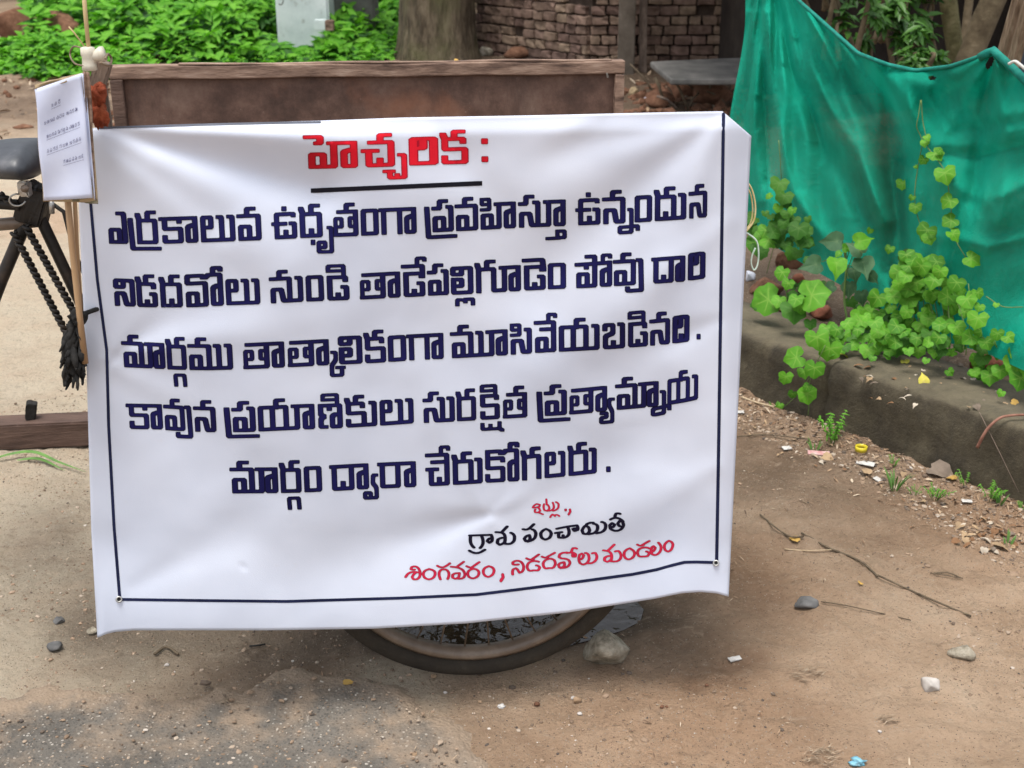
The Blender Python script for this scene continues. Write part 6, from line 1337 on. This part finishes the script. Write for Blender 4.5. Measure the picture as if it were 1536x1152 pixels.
for i in range(44): dry(rl.uniform(1290, 1536), rl.uniform(548, 615), rl.uniform(3, 7), rl.choice((0, 1, 4, 3)), 'dry leaf fragment lying on top of the low wall', 'dry leaf bits on the wall top', True)
o = dry(520, 1032, 20, 2, 'flattened orange yellow leaf at the asphalt edge near the wheel'); o.rotation_euler = (0, 0, 0); o.matrix_basis = Matrix.Translation(drop(520, 1031, .012)) @ leaf_frame((1, .1, 0), (0, -.1, 1)) @ Matrix.Diagonal((.012, .017, .006, 1))
dry(684, 96, 7, 2, 'tiny yellow leaf lying on the cart board rim').matrix_basis = Matrix.Translation(far(684, 91, .015)) @ leaf_frame((1, .1, .1), (0, -.5, 1)) @ Matrix.Scale(.010, 4)
# fine leaf and straw litter as a mass
rng = np.random.default_rng(14); n_ = 1500; s = rng.uniform(-.7, 1.9, n_); t = -np.abs(rng.normal(size=n_))*.11+.0; P2 = np.array(WA)[None]+wd[None]*s[:, None]+wn[None]*t[:, None]
m_lit, n, b, o_ = new_mat('leaf_crumbs'); at = n.nodes.new('ShaderNodeAttribute'); at.attribute_name = 'tone'; sp = n.nodes.new('ShaderNodeSeparateColor'); n.links.new(at.outputs['Color'], sp.inputs[0])
n.links.new(ramp(n, sp.outputs[1], [(0, (.07, .045, .03)), (.35, (.19, .11, .06)), (.7, (.34, .23, .14)), (1, (.52, .43, .32))]), b.inputs['Base Color']); b.inputs['Roughness'].default_value = .85
o = cloud('leaf_litter', np.concatenate([P2, (gz(P2[:, 0], P2[:, 1])+.003)[:, None]], 1), rng.uniform(.003, .012, n_), rng.normal(size=(n_, 3))*np.array([1, 1, .2]), np.array([0, 0, 1])+rng.normal(size=(n_, 3))*.35, small_tpl(.3), m_lit, None, rng); tag(o, kind='stuff')
x, y = scatter(1500, [(-100, 1180), (-100, 760), (120, 700), (1000, 900), (1100, 640), (1560, 800), (1700, 1180)], rng); n_ = len(x); apd = polydist(x, y, AP)
k = fbm(x, y, 4, 3, 91) > .40; x, y, apd = x[k], y[k], apd[k]; n_ = len(x)
o = cloud('straw_bits', np.stack([x, y, np.where(apd > 0, gz(x, y)*.45+.013, gz(x, y)+.003)], 1), rng.lognormal(-5.35, .45, n_), rng.normal(size=(n_, 3))*np.array([1, 1, .08]), np.array([0, 0, 1])+rng.normal(size=(n_, 3))*.25, small_tpl(.16, .05), m_lit, None, rng); tag(o, kind='stuff')
m_twig = pm('dead_twig', [(.3, (.06, .045, .03)), (.7, (.17, .13, .085))], 60, .9, .5, .001)
m_sl = pm('pale_straw', [(.3, (.34, .25, .15)), (.7, (.55, .44, .30))], 60, .8, .3, .001)
def twig(pts, r, mat, lab, cat='twig', up=.006):
    return tag(tube('twig', curve_pts([drop(x, y, up) for x, y in pts], 4), r, mat, None, 6, wob=.12), lab, cat)
twig([(1202, 803), (1245, 826), (1290, 845), (1316, 868)], .0026, m_twig, 'upper half of the long dead twig right of the banner')
twig([(1316, 866), (1350, 882), (1395, 902), (1456, 928)], .0022, m_twig, 'lower half of the long dead twig pointing to the right edge')
twig([(1231, 906), (1270, 912), (1310, 921), (1366, 934)], .0013, m_twig, 'thin brown stalk right of the flat blue grey stone')
twig([(1176, 827), (1210, 829), (1247, 828)], .0015, m_sl, 'straight pale straw beside the long twig')
twig([(1400, 863), (1420, 862), (1440, 870)], .0016, m_twig, 'short forked twig on bare dirt at right')
twig([(1395, 863), (1415, 866), (1444, 871)], .0012, m_twig, 'thinner twig under the short forked twig')
twig([(1112, 598), (1136, 607), (1160, 616)], .003, m_sl, 'pale stalk at the wall foot next to the banner edge')
twig([(1105, 658), (1150, 655), (1215, 662)], .0018, m_twig, 'dark stalk lying below the pale stalk by the wall')
twig([(1140, 775), (1180, 806), (1205, 808)], .0022, m_twig, 'dark crooked stalk close to the banner edge')
twig([(395, 1027), (440, 1026), (500, 1022)], .0012, m_sl, 'thin pale straw on the asphalt edge under the banner')
twig([(375, 973), (385, 972), (398, 970)], .002, m_char, 'black stick bit on dirt under the banner')
twig([(232, 985), (250, 974), (268, 985)], .003, m_twig, 'dark curved root on dirt below the banner lower left')
pts = [wp(1466, 671, -.03), wp(1474, 655, -.03), wp(1484, 640, -.02), wp(1500, 627, .0), wp(1518, 623, .03), wp(1545, 622, .07)]
m_pink = pm('pinkish_stalk', [(.3, (.17, .07, .05)), (.7, (.33, .17, .12))], 50, .7, .3, .001)
tag(tube('stalk', curve_pts(pts, 6), 1, m_pink, None, 8, radii=list(np.linspace(.0045, .003, 31))), 'pinkish bent stalk hanging over the wall edge at right', 'stalk')
tag(tube('string', [wp(1469, 618, -.01), wp(1500, 680, -.02), wp(1528, 738, -.03)], .0009, m_greyw, None, 5), 'thin grey string crossing the wall face at right', 'string')
# fallen grass blade at left
def blade(pts, w, mat, parent=None, name='blade'):
    C_ = curve_pts(pts, 6); V = []; 
    for i, p in enumerate(C_):
        d = (C_[min(i+1, len(C_)-1)]-C_[max(i-1, 0)]).normalized(); s_ = d.cross(Vector((0, -.4, .9))).normalized(); k = w*math.sin(math.pi*min(1, .12+.88*i/(len(C_)-1)))*.5+.0002
        V += [p-s_*k, p+Vector((0, 0, -k*.4)), p+s_*k]
    F_ = []
    for i in range(len(C_)-1): F_ += [(i*3, i*3+1, i*3+4, i*3+3), (i*3+1, i*3+2, i*3+5, i*3+4)]
    return mesh_obj(name, V, F_, mat, parent, True)
m_grass = pm('grass_green', [(.3, (.06, .15, .03)), (.7, (.14, .27, .06))], 20, .55, .2, .001)
tag(blade([drop(-30, 700, .01), drop(20, 690, .02), drop(55, 693, .03), drop(90, 703, .02), drop(130, 713, .01)], .010, m_grass, name='grass_blade'), 'long green grass blade lying below the wooden beam', 'grass blade')
tag(blade([drop(26, 694, .008), drop(60, 694, .012), drop(98, 710, .008)], .009, m_grass, name='grass_blade'), 'short green grass blade under the long one at left', 'grass blade')
# weeds at the wall foot
def weed(px, py, hpx, nb, lab, seed, broad=False, spread=1.0):
    r_ = random.Random(seed); p = drop(px, py); m = p.y/math.cos(R(13))/F; e = empty('weed', tuple(p), lab, 'weed')
    for i in range(nb):
        a = r_.uniform(0, 6.28); h = hpx*m*r_.uniform(.55, 1.1); lean_ = r_.uniform(.2, .8)*spread*h
        q = p+Vector((math.cos(a)*.006, math.sin(a)*.006, -.004)); tip = q+Vector((math.cos(a)*lean_, math.sin(a)*lean_, h))
        midp = q.lerp(tip, .5)+Vector((0, 0, h*.14))
        if broad:
            tube('stem', [q, midp, tip], .0009, m_stem, e, 5)
            for k in range(7):
                t = .3+.7*k/6; c_ = q.lerp(midp, t*2) if t < .5 else midp.lerp(tip, t*2-1)
                put_leaf(SLM[r_.randrange(3)], c_, hpx*m*.13*r_.uniform(.7, 1.2), (math.cos(a+(-1)**k*1.2), math.sin(a+(-1)**k*1.2), .1), (r_.uniform(-.3, .3), -.4, 1), e)
        else: blade([q, midp, tip], .0045*r_.uniform(.6, 1.2), m_grass, e)
SLM = [leaf_data(leaf_template(LANCE, .3, .3, .2), 'leaf', m_ivy, 60+k) for k in range(3)]
weed(1248, 668, 50, 8, 'small feathery weed at the wall foot by the banner', 1, True)
weed(1222, 676, 22, 8, 'tuft of grass left of the yellow ring', 2)
weed(1341, 735, 40, 15, 'grass tuft in the middle of the wall foot', 3); weed(1338, 700, 18, 5, 'tiny sprout above the middle grass tuft', 13, True)
weed(1402, 748, 26, 10, 'leafy weed right of the middle grass tuft', 4, True, 1.5)
weed(1372, 742, 14, 8, 'low leafy weed left of the ochre leaf', 14, True, 1.6)
weed(1448, 728, 24, 4, 'single upright sprout at the wall foot', 5, True)
weed(1485, 750, 32, 10, 'grassy weed at the wall foot near the right edge', 6, True); weed(1500, 756, 24, 10, 'fine grass beside the right grassy weed', 16)
weed(1533, 764, 18, 7, 'low weed cut by the right photo edge', 7, True); weed(1512, 818, 26, 6, 'thin grass tuft in the leaf drift', 8)
weed(1160, 612, 16, 5, 'tiny leafy weed under the wall creeper', 9, True)
# litter
m_yel = pm('yellow_plastic', [(.3, (.55, .45, .02)), (.7, (.72, .60, .04))], 20, .35, .1, .001, spec=.5)
c0 = drop(1291, 680, .008); q = [c0+Vector((.0165*math.cos(t), .0165*math.sin(t), 0)) for t in [k*math.pi/12 for k in range(24)]]
V = []; 
for p in q: V += [p, p+Vector((0, 0, .014)), c0+(p-c0)*.84+Vector((0, 0, .014)), c0+(p-c0)*.84]
o = mesh_obj('plastic_ring', V, [(i*4+k, i*4+(k+1) % 4, ((i+1) % 24)*4+(k+1) % 4, ((i+1) % 24)*4+k) for i in range(24) for k in range(4)], m_yel, None, True); tag(o, 'bright yellow plastic ring at the wall foot', 'ring')
m_white = pm('white_scrap', [(.3, (.42, .40, .37)), (.7, (.62, .60, .57))], 30, .5, .3, .001)
m_blue = pm('blue_foil', [(.3, (.08, .30, .42)), (.6, (.25, .50, .60)), (.8, (.55, .68, .72))], 60, .35, .6, .003)
m_pinkp = pm('pink_wrapper', [(.3, (.45, .16, .16)), (.6, (.60, .42, .40)), (.8, (.7, .66, .62))], 50, .5, .4, .002)
def flat_bit(px, py, w, h, mat, lab, rz, name='paper_scrap', th=.0015):
    p = drop(px, py, .005); m = p.y/math.cos(R(13))/F; bm = box_bm((w*m, h*m*1.6, th), Matrix.Translation(p) @ Matrix.Rotation(rz, 4, 'Z') @ Matrix.Rotation(.12, 4, 'X'), .0008, 4); return tag(bm_obj(name, bm, mat, bevel=0), lab, 'litter')
flat_bit(1102, 991, 22, 6, m_white, 'small white rectangular chip on bare dirt right of the rock', .35)
flat_bit(1298, 697, 28, 8, m_white, 'crumpled white wrapper below the yellow ring', -.5)
flat_bit(1228, 682, 34, 8, m_pinkp, 'pink and white wrapper strip beside the feathery weed', -.2)
flat_bit(1180, 674, 14, 6, m_white, 'white chip at the wall foot left of the pink wrapper', .3)
flat_bit(1450, 754, 16, 5, m_white, 'small white chip among the weeds at right', -.1)
flat_bit(1316, 721, 10, 8, m_white, 'white shell like chip beside the middle grass tuft', .6)
flat_bit(1110, 620, 12, 5, m_white, 'white chip close to the banner edge by the wall', .1)
scrap(1287, 1146, 26, 12, m_blue, 'crumpled blue foil wrapper at the photo bottom', 51, name='foil_wrapper')
scrap(752, 1061, 14, 5, m_white, 'tiny white scrap on dirt below the wheel', 52, name='paper_scrap')
m_fib = pm('pale_fibres', [(.3, (.28, .20, .13)), (.7, (.52, .43, .32))], 80, .9, .5, .002)
for i, (cx, cy, rx, ry, nn, lab) in enumerate(((1231, 1138, 30, 14, 70, 'pale flattened fibre clump at the photo bottom right'), (1212, 1013, 26, 12, 46, 'straw clump on dirt above the fibre clump'), (340, 1058, 18, 6, 30, 'pale fibre bits pressed on the asphalt'), (1332, 1082, 16, 5, 20, 'dull green straw wisp on dirt at lower right'))):
    e = empty('fibre_clump', tuple(drop(cx, cy)), lab, 'straw')
    V, Fq = [], []
    for k in range(nn):
        a = rl.uniform(0, 6.28); q_ = math.sqrt(rl.random()); p = drop(cx+rx*q_*math.cos(a), cy+ry*q_*math.sin(a), .004+rl.uniform(0, .006)); th_ = rl.gauss(0, .5); L = rl.uniform(.006, .016); d = Vector((math.cos(th_), math.sin(th_), rl.uniform(-.1, .2)))*L; s_ = Vector((-math.sin(th_), math.cos(th_), 0))*.0011; i0 = len(V)
        V += [p-d, p+s_, p+d, p-s_+Vector((0, 0, .001))]; Fq.append((i0, i0+1, i0+2, i0+3))
    o = mesh_obj('fibres', V, Fq, m_fib, e); o['kind'] = 'stuff'

# dead leaves, clods and scraps over the ground painted darker beyond the cart
rng = np.random.default_rng(24); n_ = 2600; x = rng.uniform(-5.2, 2.4, n_); y = rng.uniform(7.6, 12.2, n_); k = (x < -2.4) | (x > .2); x, y = x[k], y[k]; n_ = len(x)
o = cloud('leaf_litter', np.stack([x, y, gz(x, y)+.006], 1), rng.uniform(.012, .05, n_), rng.normal(size=(n_, 3))*np.array([1, 1, .2]), np.array([0, 0, 1])+rng.normal(size=(n_, 3))*.4, small_tpl(.25), m_lit, None, rng); tag(o, kind='stuff')
n_ = 420; x = rng.uniform(.2, 2.2, n_); y = rng.uniform(8.2, 10.6, n_); sz = rng.lognormal(-3.6, .55, n_)
o = stone_cloud('rubble_crumbs', np.stack([x, y, gz(x, y)], 1), np.clip(sz, .008, .09), m_lat, rng, .7); tag(o, kind='stuff')
n_ = 500; x = rng.uniform(-5.4, -2.6, n_); y = rng.uniform(8.0, 13, n_); sz = rng.lognormal(-3.8, .5, n_)
o = stone_cloud('clods', np.stack([x, y, gz(x, y)], 1), np.clip(sz, .006, .07), m_lat, rng, .6); tag(o, kind='stuff')
for i, (px, py, w, lab) in enumerate(((1010, 135, 60, 'dry stick pile below the left end of the slab'), (1070, 130, 70, 'dry sticks leaning under the slab near the net'))):
    e = empty('stick_pile', tuple(drop(px, py+20)), lab, 'sticks')
    for k in range(9):
        a = drop(px+rl.uniform(-w/2, w/2), py+rl.uniform(10, 32), .01); b_ = a+Vector((rl.uniform(-.25, .25), rl.uniform(-.1, .2), rl.uniform(.05, .24))); tube('stick', [a, a.lerp(b_, .5)+Vector((0, 0, .02)), b_], rl.uniform(.005, .012), m_twig if k % 3 else m_greyw, e, 6)
